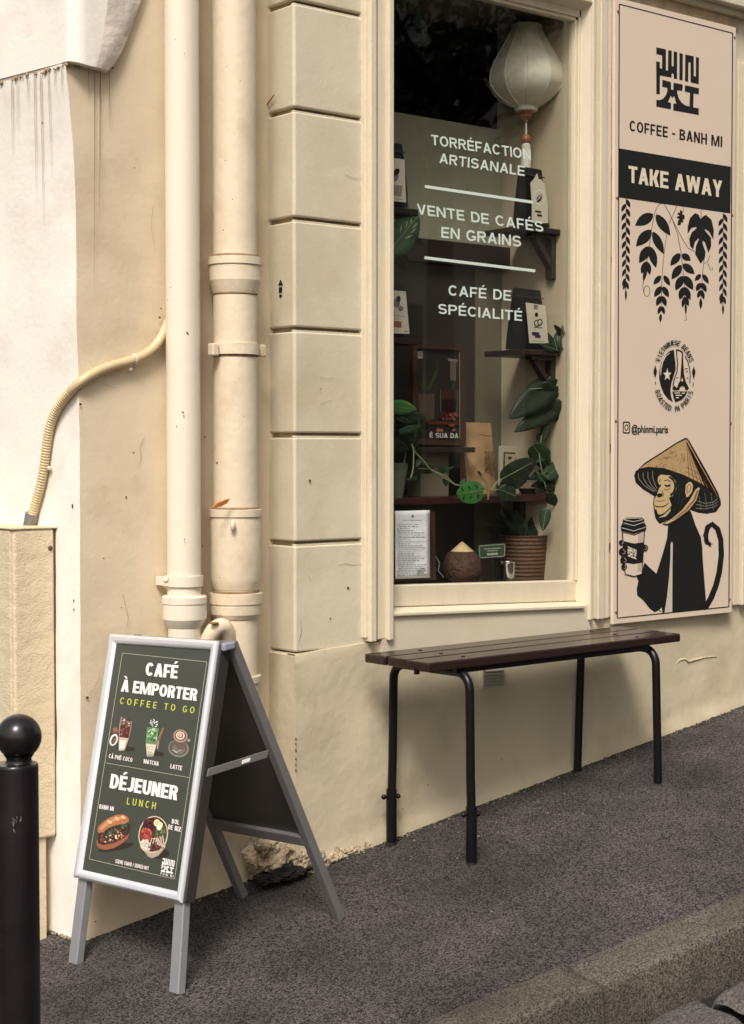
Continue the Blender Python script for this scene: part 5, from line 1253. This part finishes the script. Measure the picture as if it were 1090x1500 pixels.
# long plank, small stand
PYK = .17
zpk = float(PY(700, 727, PYK)[2])
pk = thing('display_plank', 'long dark red plank shelf across the lower shop window', 'shelf', ((gx0+XR)/2, .3, zpk))
mb = MB(); mb.box((gx0-.01, PYK, zpk-.024), (XR-.002, YB-.017, zpk)); mb.build('board', mat('red_wood', (.045, .013, .011), .4, var=.3, vs=10, stretch=(2, 20, 20)), pk, bevel=.003)
mb = MB(); mb.box((gx0+.0, .30, ZF), (gx0+.03, .34, zpk-.025)); mb.build('support', dwood, pk); mb = MB(); mb.box((XR-.035, .30, ZF), (XR-.003, .34, zpk-.025)); mb.build('support', dwood, pk)
zst = float(PY(660, 655, .22)[2])
stn = thing('display_stand', 'small dark wooden stand carrying the framed drink poster in the window', 'stand', (float(PY(650, 655, .22)[0]), .26, zpk))
xa_, xb_ = float(PY(600, 655, .22)[0]), float(PY(691, 655, .22)[0])
mb = MB(); mb.box((xa_, .20, zst-.020), (xb_, .34, zst)); mb.build('top', dwood, stn, bevel=.002)
mb = MB(); xm0, xm1 = float(PY(614, 690, .26)[0]), float(PY(655, 690, .26)[0]); mb.box((xm0, .25, zpk), (xm1, .33, zst-.0205)); mb.build('support_block', olivep, stn, bevel=.002)
# framed poster
fpz = .235
ft = thing('framed_poster', 'brown wood framed picture of an iced coffee drink in the window', 'framed poster', PY(644, 652, fpz+.015))
fo_ = [(605.6, 502.8), (681, 506.6), (682.8, 653), (605.6, 650.5)]; fi_ = [(611.5, 509.5), (674.5, 513), (675.5, 645.5), (611.5, 643.5)]
mb = MB()
for i in range(4):
    j = (i+1) % 4; mb.prism([PY(*fo_[i], fpz), PY(*fo_[j], fpz), PY(*fi_[j], fpz), PY(*fi_[i], fpz)], (0, .022, 0))
mb.build('frame', fwood, ft)
mb = MB(); mb.prism([PY(*p, fpz+.010) for p in fi_], (0, .006, 0)); mb.build('picture', mat('picture_dark', (.020, .016, .014), .35), ft)
pr = Print(lambda x, y, k: PY(x, y, fpz+.010-k))
pr.poly([(609.8+2, 515), (619, 514), (619, 525), (611.8, 525)], pc(150,140,120)); pr.line([(613.5, 517), (613.5, 522)], 1, inkblack).line([(616.5, 516), (616.5, 522)], 1.2, inkblack)
pr.poly([(612, 576), (636.5, 575), (636.5, 614), (614, 616)], pc(84,66,54)); pr.ell(624.5, 575.5, 12.2, 2.6, pc(62,48,40), 18)
for b_, t_ in (((625, 574), (620, 545)), ((626, 574), (636, 550)), ((627, 574), (643, 536)), ((624, 573), (612, 556))): pr.leaf(b_, t_, 5, pc(56,66,34))
pr.poly([(659, 527), (668.5, 528), (668, 558), (660, 557)], pc(104,84,76)); pr.poly([(656, 525), (671, 527), (671, 530), (656, 528)], pc(130,112,104)); pr.poly([(660, 559), (667, 560), (664, 576)], pc(44,62,48))
pr.poly([(645, 570), (671, 572), (669, 606), (646, 604)], pc(62,40,32)); pr.poly([(647, 585), (669, 586), (668, 604), (647, 603)], pc(36,20,16)); pr.line([(645, 570), (646, 604)], .7, pc(110,100,92)).line([(671, 572), (669, 606)], .7, pc(110,100,92))
for _ in range(26): pr.ell(random.uniform(643, 672), random.uniform(605, 614), random.uniform(1.5, 3.6), random.uniform(1, 2), pc(*random.choice([(120,58,42), (88,36,28), (140,82,64), (70,30,26)])), 8, random.random())
pr.poly([(612, 616), (675.2, 618), (675.2, 623), (612, 621)], pc(84,40,28))
for cx_, cy_ in ((645, 628), (664, 626)):
    for _ in range(9): pr.ell(cx_+random.uniform(-4, 4), cy_+random.uniform(-4, 4), random.uniform(1.2, 3), random.uniform(1, 2.4), pc(*random.choice([(128,62,46), (90,40,30), (150,90,72)])), 8)
pr.line([(673.3, 516), (673.8, 642)], .7, pc(150,140,128)); pr.block('Ê SUA DA', (629.6, 641), (671.6, 642), (629.6, 633.8), pc(196,190,180), .85, .22, .18, .12, .5); pr.build('picture_print', ft)
# kraft bag
t, P_ = pouch('paper_bag', 'brown kraft paper coffee bag with faded print beside the framed poster', 'paper bag', [(684.5, 618), (727.5, 619.5), (731, 724), (689, 724)], .25, .07, kraft, None, seal=False)
lb = Print(P_)
for p in LOGO: lb.poly([(710+(x-235)*.024, 661+(y-100-.2*(x-235))*.030) for x, y in p], pc(104,78,50))
lb.line([(702, 636), (717, 639), (727, 637)], .9, pc(70,44,22)); lb.build('faded_print', t)
# white framed card, tray
cdY = .36
cf_ = thing('picture_card', 'white framed card leaning on the wall behind the monstera leaf', 'picture', PY(754, 722, cdY))
mb = MB(); mb.prism([PY(x, y, cdY) for x, y in ((734, 653), (777, 655), (777, 724), (732, 722))], (0, .012, 0)); mb.build('mount', mat('card_white', (.52, .47, .38), .6), cf_)
pr = Print(lambda x, y, k: PY(x, y, cdY-k)); pr.poly([(738, 662), (772, 664), (772, 715), (736, 713)], pc(70,46,34)); pr.poly([(740, 664.5), (770, 666.5), (770, 712), (738.5, 710.5)], pc(186,168,136))
for a in ((747, 671), (757, 672), (764, 668), (745, 683), (758, 684)): pr.ell(*a, 3, 2.6, inkblack, 10)
pr.ell(771, 662, 2.6, 3, inkblack, 10); pr.build('card_print', cf_)
tr_ = thing('wooden_tray', 'small oval wooden dish on the plank beside the vine', 'dish', (*PY(782, 718, .28)[:2], zpk))
mb = MB(); c_ = PY(781, 718, .28); mb.lathe((c_[0], .28, zpk), [(.004, .004), (.035, .004), (.050, .022), (.053, .022), (.038, 0), (.004, 0)], 28, sx=1.3); mb.build('bowl', fwood, tr_)
# left pot
pt = thing('plant_pot', 'sage green pot on the plank at the left edge of the window', 'plant pot', (*PY(578, 720, .22)[:2], zpk))
c_ = PY(578, 720, .22); mb = MB(); mb.lathe((c_[0], .22, zpk), [(.004, 0), (.030, 0), (.036, .03), (.047, .11), (.047, .125), (.042, .125), (.040, .11), (.004, .10)], 28); mb.build('pot', potm, pt)

# notice
nt = thing('notice', 'white printed notice taped inside the lower left of the shop window', 'notice', PY(605, 850, .075))
mb = MB(); vs = []; nu, nv = 8, 14
for j in range(nv+1):
    for i in range(nu+1):
        u, v = i/nu, j/nv; x = 578.5+(629.5-578.5)*u+(.4 if v > .5 else 0)*v; y = 748.5-1.2*u+(848-748.5)*v-.6*u*v
        p = PY(x, y, .066+.006*noise.noise(Vector((u*2.3, v*3, 2)))); vs.append(p)
n1 = nu+1; mb.add(vs, [(j*n1+i, (j+1)*n1+i, (j+1)*n1+i+1, j*n1+i+1) for j in range(nv) for i in range(nu)], 0, True)
o_ = mb.build('sheet', paperw, nt); sd_m = o_.modifiers.new('solid', 'SOLIDIFY'); sd_m.thickness = .0008; sd_m.offset = 1
def NP(x, y, k):
    u = (x-578.5)/51.; v = (y-748.5)/99.5; return PY(x, y, .066+.006*noise.noise(Vector((u*2.3, v*3, 2)))-k)
pr = Print(NP, .0012, .00003)
pr.poly([(602.5, 758), (605, 752), (606.5, 758)], inkgrey)
rr_s = random.Random(3)
for y_, a, b, w in [(762, 590, 618, .7)]+[(768+3.1*k, 582+rr_s.uniform(0, 2), rr_s.uniform(600, 626), rr_s.choice([.5, .7, .9])) for k in range(25)]:
    x = a
    while x < b:
        l = rr_s.uniform(2, 6); pr.line([(x, y_), (min(b, x+l), y_+.1)], w, inkgrey); x += l+1.2
for k in range(6): pr.line([(612+rr_s.uniform(-2, 2), 834+k*1.8), (624+rr_s.uniform(-3, 2), 832+k*1.9)], .6, inkblack)
pr.build('notice_print', nt)
mb = MB(); mb.prism([PY(x, y, .092) for x, y in ((556, 752), (637, 750), (639, 850), (556, 852))], (0, .012, 0)); mb.build('backing_board', fwood, nt)

# coconut with a straw cone
cc = PY(677, 850, .22); 
cn_ = thing('coconut', 'brown coconut with a little cone straw hat on the window floor', 'coconut', (cc[0], .22, ZF))
zt0 = lambda y: float(PY(677, y, .22)[2])
K = float(np.linalg.norm(PY(678, 830, .22)-PY(676, 830, .22)))/2*.80
mb = MB(); mb.lathe((cc[0], .22, 0), [(2*K, ZF), (15*K, ZF+.002), (22.5*K, zt0(850)), (26*K, zt0(840)), (26.5*K, zt0(831)), (25*K, zt0(822)), (21.5*K, zt0(813)), (17.5*K, zt0(808)), (10*K, zt0(805))], 30); mb.build('shell', coco, cn_)
mb = MB(); mb.lathe((cc[0], .22, 0), [(17.5*K, zt0(808.5)), (18*K, zt0(809.5)), (1*K, zt0(793.5))], 30); mb.build('straw_hat', strawm, cn_)
mb = MB(); mb.tube([PY(x, y, .16) for x, y in ((650, 846), (642, 836), (644, 824), (638, 815), (634, 817))], .0022, 6)
tag(mb.build('cable', mat('grey_cable', (.30, .30, .30), .4)), 'thin grey cable looping beside the coconut in the window', 'cable')
# price sign
psn = thing('price_sign', 'small green price sign on a stick behind the steel coffee filter', 'price sign', (*PY(721, 850, .17)[:2], ZF))
mb = MB(); rq = []
for cx_, cy_, a0 in ((738, 798.5, -90), (737.5, 813, 0), (704.5, 815.5, 90), (704, 801.5, 180)):
    for q in range(5): a = R(a0+90*q/4); rq.append((cx_+3*math.cos(a), cy_+3*math.sin(a)))
mb.prism([PY(x, y, .17) for x, y in rq], (0, .004, 0)); mb.build('plate', mat('sign_green', (.045, .075, .045), .4), psn)
pr = Print(lambda x, y, k: PY(x, y, .17-k)); 
pr.line([((x-721)*.93+721, (y-807)*.87+807) for x, y in rq+rq[:1]], .8, pc(170,180,150))
for y_, a, b, w in ((803.5, 710, 732, 1.2), (806.7, 714, 728, 1.2)):
    x = a
    while x < b: l = rr_s.uniform(1.2, 2.6); pr.line([(x, y_-(x-721)*.06), (x+l, y_-(x+l-721)*.06)], w, pc(190,196,170)); x += l+.6
x = 714
for l in (2.2, 1.4, 2.6, 2, 1.2, 2): pr.line([(x, 811.6-(x-721)*.06), (x+l, 811.6-(x+l-721)*.06)], 3, pc(200,204,180)); x += l+.7
pr.build('plate_print', psn)
mb = MB(); mb.tube([PY(722, 816, .175), (PY(722, 816, .175)[0], .175, ZF)], .0025, 8); mb.lathe((PY(722, 816, .175)[0], .175, ZF), [(.001, .006), (.02, .005), (.02, 0)], 16); mb.build('stick', dwood, psn)
# steel filter cup
K2 = float(np.linalg.norm(PY(745, 830, .13)-PY(743, 830, .13)))/2*.80
fc = PY(743.5, 850, .13); ph = thing('coffee_filter', 'polished steel drip coffee filter cup standing on the window floor', 'coffee filter', (fc[0], .13, ZF))
zf = lambda y: float(PY(743.5, y, .13)[2])
mb = MB(); mb.lathe((fc[0], .13, 0), [(.002, ZF+.002), (9.6*K2, ZF+.002), (9.8*K2, ZF+.004), (9.6*K2, zf(827)), (10.4*K2, zf(824)), (11*K2, zf(822.5)), (10.4*K2, zf(822.5)), (9*K2, zf(830)), (.002, zf(832))], 30); mb.build('cup', steel, ph)
mb = MB()
for s_ in (-1, 1): mb.box((fc[0]+s_*.024, .124, zf(825.8)), (fc[0]+s_*.045, .138, zf(824.2)))
mb.build('tab', steel, ph)
# basket
K3 = float(np.linalg.norm(PY(769, 830, .27)-PY(767, 830, .27)))/2*.80
bcx = PY(768, 850, .27); bk_t = thing('basket_planter', 'woven brown basket planter with a dark plant on the window floor', 'basket planter', (bcx[0], .27, ZF))
zk = lambda y: float(PY(768, y, .27)[2])
mb = MB(); pr_ = [(2*K3, ZF)]+[((26+6*u)*K3*(1+.018*((i % 2)*2-1)), ZF+(zk(784)-ZF)*u) for i, u in enumerate(np.linspace(0, 1, 26))]+[(30*K3, zk(783)), (28*K3, zk(790)), (2*K3, zk(790))]
mb.lathe((bcx[0], .27, 0), pr_, 36); mb.build('basket', basketm, bk_t)

# ---- leaves
MIDS = []
def leafmesh(mb, b, t, w, Y, m=0, fold=.25, yt=None, notch=0, seed=0):
    """Leaf from photo point b to t, w wide (photo px); split in two halves folded along the midrib."""
    bw = PY(*b, Y); tw2 = PY(*t, Y if yt is None else yt); d = tw2-bw; Ln = np.linalg.norm(d); d /= Ln
    vdir = CAM-bw; vdir /= np.linalg.norm(vdir); sd2 = np.cross(d, vdir); sd2 /= np.linalg.norm(sd2); nn = np.cross(sd2, d)
    W = w*PXL
    us = [0, .06, .16, .3, .45, .6, .75, .88, .96, 1]; ws = [.12, .55, .86, 1, .97, .84, .62, .36, .16, 0]
    for sgn in (-1, 1):
        mid = []; edg = []; md2 = []
        for u, q in zip(us, ws):
            c = bw+d*Ln*u-nn*.10*Ln*u*u
            back = -.07*Ln*(1-u)*(q > .3)*(u < .2)
            e = c+sd2*sgn*W/2*q*1.0+nn*fold*W/2*q*.35+d*back+nn*.05*W*noise.noise(Vector((u*4+bw[0]*30, sgn*2, bw[2]*30)))
            mid.append(c); md2.append(c*.5+e*.5+nn*.02*W); edg.append(e)
        if notch:
            for k in range(3, 8):
                edg[k] = edg[k]*(1 if k % 2 else .55)+mid[k]*(0 if k % 2 else .45)
        MIDS[:] = [p+nn*.0012 for p in mid]
        n = len(us); mb.add(mid+md2+edg, [(i, i+1, n+i+1, n+i) for i in range(n-1)]+[(n+i, n+i+1, 2*n+i+1, 2*n+i) for i in range(n-1)], m, True)
    return mb
PXL = float(np.linalg.norm(PY(700.5, 600, .2)-PY(699.5, 600, .2)))*.80
def leafpart(parent, name, lst, m, lab=None):
    for L_ in lst:
        mb = MB(); leafmesh(mb, *L_[:4], fold=(L_[4] if len(L_) > 4 else .25), notch=(L_[5] if len(L_) > 5 else 0)); o = mb.build(name, m, parent)
        s_ = o.modifiers.new('thick', 'SOLIDIFY'); s_.thickness = .0004
        if L_[2] >= 12: mb = MB(); mb.tube(MIDS, [.0009]*(len(MIDS)-1)+[.0004], 5); mb.build('midrib', vein if m is not leaf_d else leaf_m, o)
# plant in the basket
leafpart(bk_t, 'leaf', [((770, 785), (742, 765), 16, .25), ((768, 785), (755, 748), 18, .27), ((772, 785), (800, 750), 20, .25), ((770, 785), (722, 752), 14, .30), ((775, 785), (803, 770), 15, .24), ((765, 785), (712, 770), 12, .3), ((770, 782), (778, 738), 16, .3), ((768, 784), (736, 744), 13, .32)], leaf_d)
# trailing vine from the lower shelf
vine = thing('trailing_plant', 'dark green trailing plant hanging from the lower bracket shelf', 'plant', (XR-.05, .16, zs2))
mb = MB()
for pts in ([(815, 500), (822, 520), (826, 545), (818, 575), (800, 600), (793, 640), (790, 670), (797, 705), (803, 725), (802, 745), (795, 768)], [(822, 530), (806, 552), (802, 560)], [(826, 545), (800, 568), (775, 570)], [(797, 705), (815, 690), (825, 675)], [(798, 700), (785, 690)]):
    mb.tube([PY(x, y, .15) for x, y in pts], .0022, 6)
mb.build('stem', vein, vine)
leafpart(vine, 'leaf', [((812, 560), (750, 610), 40, .15, .2), ((822, 590), (758, 630), 30, .14, .2), ((790, 565), (828, 608), 34, .15, .2), ((812, 585), (815, 618), 22, .13, .2), ((800, 562), (829, 572), 22, .14, .2), ((800, 622), (796, 650), 13, .14)], leaf_d)
leafpart(vine, 'leaf', [((781, 652), (806, 690), 28, .15, .2), ((800, 655), (782, 678), 24, .16, .2), ((800, 700), (828, 672), 22, .14, .2), ((806, 702), (823, 704), 13, .14), ((796, 706), (786, 692), 12, .15), ((800, 745), (795, 778), 16, .13)], leaf_m)
leafpart(vine, 'leaf', [((815, 512), (793, 505), 12, .11), ((815, 512), (818, 482), 13, .11), ((816, 514), (812, 496), 12, .105), ((820, 510), (832, 498), 11, .11), ((815, 515), (803, 488), 10, .12)], leaf_m)
leafpart(vine, 'leaf', [((824, 490), (812, 476), 8, .10), ((824, 490), (829, 470), 9, .10)], leaf_d)
rr_v = random.Random(21)
vp = [(822, 530), (826, 548), (812, 570), (800, 598), (793, 630), (790, 662), (796, 700), (803, 722), (802, 745)]
for k in range(20):
    i = rr_v.randrange(len(vp)-1); u = rr_v.random(); x = vp[i][0]*(1-u)+vp[i+1][0]*u; y = vp[i][1]*(1-u)+vp[i+1][1]*u
    a = rr_v.uniform(.1, 3.0); l = rr_v.uniform(14, 26); leafpart(vine, 'leaf', [((x, y), (min(829, x+l*math.cos(a)), y+l*math.sin(a)), l*rr_v.uniform(.5, .7), rr_v.uniform(.13, .22))], rr_v.choice([leaf_d, leaf_d, leaf_m]))
for k in range(16):
    x = rr_v.uniform(742, 796); y = rr_v.uniform(748, 786); a = rr_v.uniform(-3.0, -.2); l = rr_v.uniform(14, 26)
    leafpart(bk_t, 'leaf', [((768+(x-768)*.4, 784), (x, y-4), l*.6, rr_v.uniform(.24, .31))], leaf_d)
# monstera garland along the plank
gar = thing('monstera_garland', 'garland of green split leaf vine trailing along the plank in the window', 'plant', (*PY(690, 715, .12)[:2], zpk))
mb = MB()
for pts in ([(603, 650), (607, 662), (618, 672), (630, 688), (642, 694), (655, 703), (668, 711), (690, 713), (703, 712), (718, 719), (728, 718), (742, 708), (756, 695), (770, 690)], [(606, 655), (606, 685), (602, 700)], [(632, 690), (650, 695), (668, 711)], [(716, 720), (713, 706), (706, 700), (700, 695)], [(716, 720), (715, 732)], [(720, 718), (730, 703), (736, 702)]):
    mb.tube(smooth([PY(x, y, .13) for x, y in pts], 2), .0028, 6)
mb.build('stem', vein, gar)
def roundleaf(parent, c, rx, ry, rot, Y, m, slits, tail=1.):
    mb = MB(); pts = []; n = 40
    for i in range(n):
        a = 2*math.pi*i/n; r_ = 1-.10*math.cos(a)**8*(1 if math.cos(a) > 0 else 0)
        if math.cos(a) < -.9: r_ *= 1+.10*tail
        pts.append((rx*r_*math.cos(a), ry*r_*math.sin(a)))
    cr_, sr_ = math.cos(rot), math.sin(rot)
    W = lambda u, v, k: PY(c[0]+u*cr_-v*sr_, c[1]+u*sr_+v*cr_, Y-k)
    cen = W(0, 0, .006); ring = [W(u, v, .0+.002*math.sin(i)) for i, (u, v) in enumerate(pts)]; ring2 = [W(u*.55, v*.55, .0035) for u, v in pts]
    vs = [cen]+ring2+ring
    mb.add(vs, [(0, 1+i, 1+(i+1) % n) for i in range(n)]+[(1+i, 1+n+i, 1+n+(i+1) % n, 1+(i+1) % n) for i in range(n)], 0, True)
    o = mb.build('leaf', m, parent)
    mb = MB(); k = 0
    for s_ in (-1, 1):
        for q in range(slits):
            u0 = -.55+1.1*q/max(1, slits-1)
            a_ = W(rx*u0, s_*ry*.16, .0068); b_ = W(rx*(u0-.18), s_*ry*.66, .0042); d_ = (b_-a_)
            w_ = np.array([.003, 0, 0])+(W(rx*(u0+.06), s_*ry*.45, .0055)-W(rx*u0, s_*ry*.45, .0055))
            mb.add([a_, a_*.5+b_*.5+w_*.6+[0, -.001, 0], b_, a_*.5+b_*.5-w_*.6+[0, -.001, 0]], [(0, 1, 2, 3)])
    if slits: mb.build('leaf_slit', hole, o)
    mb = MB(); mb.tube([W(rx*1.0, 0, .003), W(0, 0, .0068), W(-rx*.9, 0, .003)], [.0011, .0012, .0006], 5); mb.build('midrib', vein, o)
roundleaf(gar, (690.5, 721), 19.5, 17, -.15, .115, leaf_b, 3)
roundleaf(gar, (742, 721), 15, 12.5, .4, .13, leaf_m, 3)
roundleaf(gar, (757, 690), 29, 15.5, 2.64, .125, leaf_d, 4)
roundleaf(gar, (750, 708), 20, 10, 2.9, .14, leaf_m, 0)
roundleaf(gar, (624, 687), 14, 7, .1, .14, leaf_d, 0)
for (x, y, a, l, mm) in ((640, 692, -.5, 16, leaf_d), (652, 701, 1.4, 12, leaf_m), (676, 712, -1.2, 13, leaf_d), (706, 712, 1.9, 12, leaf_m), (735, 714, 1.2, 15, leaf_d), (764, 694, .6, 16, leaf_d), (770, 690, -.9, 14, leaf_m), (618, 672, 2.2, 14, leaf_d), (612, 660, .4, 14, leaf_d)):
    leafpart(gar, 'leaf', [((x, y), (x+l*math.cos(a), y+l*math.sin(a)), l*.62, .135)], mm)
leafpart(gar, 'leaf', [((645, 693), (668, 682), 5, .15), ((700, 690), (706, 699), 4, .13), ((612, 700), (595, 703), 6, .15)], leaf_m)
# cluster at the left edge
cl_ = thing('window_plant', 'leafy plant with one bright green leaf at the left window edge beside the poster', 'plant', (*PY(600, 640, .13)[:2], zpk))
leafpart(cl_, 'leaf', [((572, 595), (614, 600), 19, .10, .2)], leaf_b)
leafpart(cl_, 'leaf', [((575, 615), (630, 610), 20, .13), ((580, 625), (626, 640), 20, .14), ((590, 610), (628, 622), 18, .15), ((582, 640), (618, 662), 20, .14), ((605, 612), (600, 665), 22, .15), ((575, 650), (600, 660), 16, .13), ((600, 605), (632, 630), 16, .16)], leaf_d)
leafpart(cl_, 'leaf', [((585, 633), (622, 622), 9, .11), ((580, 612), (604, 620), 8, .11)], leaf_m)
mb = MB(); mb.tube([PY(600, 605, .15), PY(596, 650, .16), (*PY(590, 690, .19)[:2], zpk+.09)], .003, 6); mb.build('stem', vein, cl_)
# split leaf under the highest shelf
mp = thing('split_leaf_plant', 'split green leaf with pale slits below the highest left coffee bag', 'plant', (gx0+.04, .12, float(PY(590, 380, .12)[2])))
leafpart(mp, 'leaf', [((570, 368), (616, 312), 42, .115, .2)], leaf_m); leafpart(mp, 'leaf', [((580, 365), (598, 398), 18, .13), ((575, 372), (588, 388), 16, .13)], leaf_d)
mb = MB()
for a, b in (((586, 342), (589, 328)), ((594, 336), (597, 322)), ((601, 329), (604, 318)), ((592, 350), (606, 344)), ((600, 343), (611, 333)), ((603, 336), (613, 325))):
    p, q = PY(*a, .100), PY(*b, .100); w_ = np.cross(q-p, [0, 1, 0]); w_ = w_/np.linalg.norm(w_)*.0035; mb.add([p, (p+q)/2+w_, q, (p+q)/2-w_], [(0, 1, 2, 3)])
mb.build('leaf_slit', vein, mp)
# hanging plant at the top left
hp = thing('hanging_plant', 'dark leafed hanging plant at the top left of the shop window', 'plant', (*PY(615, 20, .2)[:2], gzt+.04))
rr_s = random.Random(11)
for _ in range(14):
    x, y = 620+rr_s.uniform(-11, 12), rr_s.uniform(22, 62); leafpart(hp, 'leaf', [((x, y-5), (x+rr_s.uniform(-5, 5), y+7), rr_s.uniform(8, 12), rr_s.uniform(.16, .24))], leaf_d)
for _ in range(6):
    x, y = 584+rr_s.uniform(-6, 6), rr_s.uniform(-5, 30); leafpart(hp, 'leaf', [((x, y-6), (x+rr_s.uniform(-4, 4), y+8), rr_s.uniform(8, 11), rr_s.uniform(.16, .24))], leaf_d)
mb = MB(); mb.tube([PY(612, -10, .2), PY(615, 20, .2), PY(622, 60, .2)], .0022, 6); mb.build('stem', leaf_d, hp)

# ------------------------------------------------------------------ dirt at the foot of the walls
rr_s = random.Random(5); db_ = MB()
def crumb(p, r, m): 
    s_ = len(db_.v); db_.ball(p, r, 4, m, sz=.7)
for _ in range(1100):
    u = rr_s.random(); x = 2.42+u*(6.2-2.42)
    wl2 = YT-.01 if x < X0-.02 else -.012
    y = wl2-abs(rr_s.gauss(0, .012)); crumb((x, y, gz(x, y)), rr_s.uniform(.0015, .0055), 0 if rr_s.random() < .2 else 1)
for _ in range(90):
    x = 5.0+rr_s.random()*1.1; y = -.02-abs(rr_s.gauss(0, .02)); crumb((x, y, gz(x, y)), rr_s.uniform(.004, .011), 1)
for _ in range(60):
    x = rr_s.uniform(3.2, 4.3); y = rr_s.uniform(-.4, -.02); crumb((x, y, gz(x, y)), rr_s.uniform(.0015, .004), 0)
for px, py in ((590, 1192), (596, 1196), (604, 1193), (701, 1232), (782, 1162), (788, 1160), (803, 1182), (812, 1186), (820, 1184), (720, 1360), (735, 1363)):
    p = PZ(px, py, .2); p = PZ(px, py, gz(p[0], p[1])); crumb((p[0], p[1], gz(p[0], p[1])), .004, 0)
for _ in range(40):
    p = LW(rr_s.uniform(55, 115), 1393+rr_s.uniform(-6, 8)); crumb((p[0], p[1]-.03, gz(p[0], p[1])+.003), rr_s.uniform(.003, .010), rr_s.choice([0, 1]))
dbo = db_.build('debris', [crumbs, mossm]); tag(dbo, 'crumbs of plaster, moss and dirt along the foot of the walls', 'debris', kind='stuff')

# ------------------------------------------------------------------ across the street (behind the camera): shades the front and shows in the glass
ob = thing('opposite_building', 'plain stone town house across the street', 'building', (6, -11, 0))
mb = MB(); mb.box((1.5, -16, -1), (22, -10.5, 13)); mb.build('wall', mat('opposite_stone', (.46, .42, .35), .7, var=.1, vs=1), ob)
for i in range(6):
    for j in range(4):
        mb = MB(); mb.box((2.7+i*3., -10.52, 1.2+j*3.), (3.9+i*3., -10.44, 3.2+j*3.)); mb.build('window', darkw, ob)

hitp = PY(640, 95, YG); dr_ = hitp-CAM; dr_ /= np.linalg.norm(dr_); dr_[1] *= -1
tcn = hitp+dr_*8.2
st_ = thing('street_tree', 'leafy street tree on the far pavement opposite the cafe', 'tree', (tcn[0], tcn[1], 0))
mb = MB(); mb.tube([(tcn[0], tcn[1], -.3), (tcn[0]+.05, tcn[1], 1.5), (tcn[0], tcn[1]+.05, tcn[2]-.5), (tcn[0]+.1, tcn[1], tcn[2]+.6)], [.16, .13, .10, .03], 12)
for k in range(7):
    a = k*.9; mb.tube([(tcn[0], tcn[1], tcn[2]-.8+.15*k), (tcn[0]+.9*math.cos(a), tcn[1]+.9*math.sin(a), tcn[2]+.1*k)], [.05, .012], 8)
mb.build('trunk', dwood, st_)
rr_t = random.Random(9); mb = MB()
cl_c = [(rr_t.gauss(0, .75), rr_t.gauss(0, .75), rr_t.gauss(.3, .65)) for _ in range(26)]
for _ in range(3600):
    c_ = cl_c[rr_t.randrange(26)]; p = np.array(tcn)+np.array(c_)+np.array([rr_t.gauss(0, .2) for _ in range(3)])
    u = np.array([rr_t.gauss(0, 1) for _ in range(3)]); u /= np.linalg.norm(u); w = np.cross(u, [rr_t.gauss(0, 1) for _ in range(3)]); w /= np.linalg.norm(w)
    L_ = rr_t.uniform(.05, .09); mb.add([p-u*L_, p+w*L_*.5, p+u*L_, p-w*L_*.5], [(0, 1, 2, 3)])
mb.build('crown', leaf_m, st_)
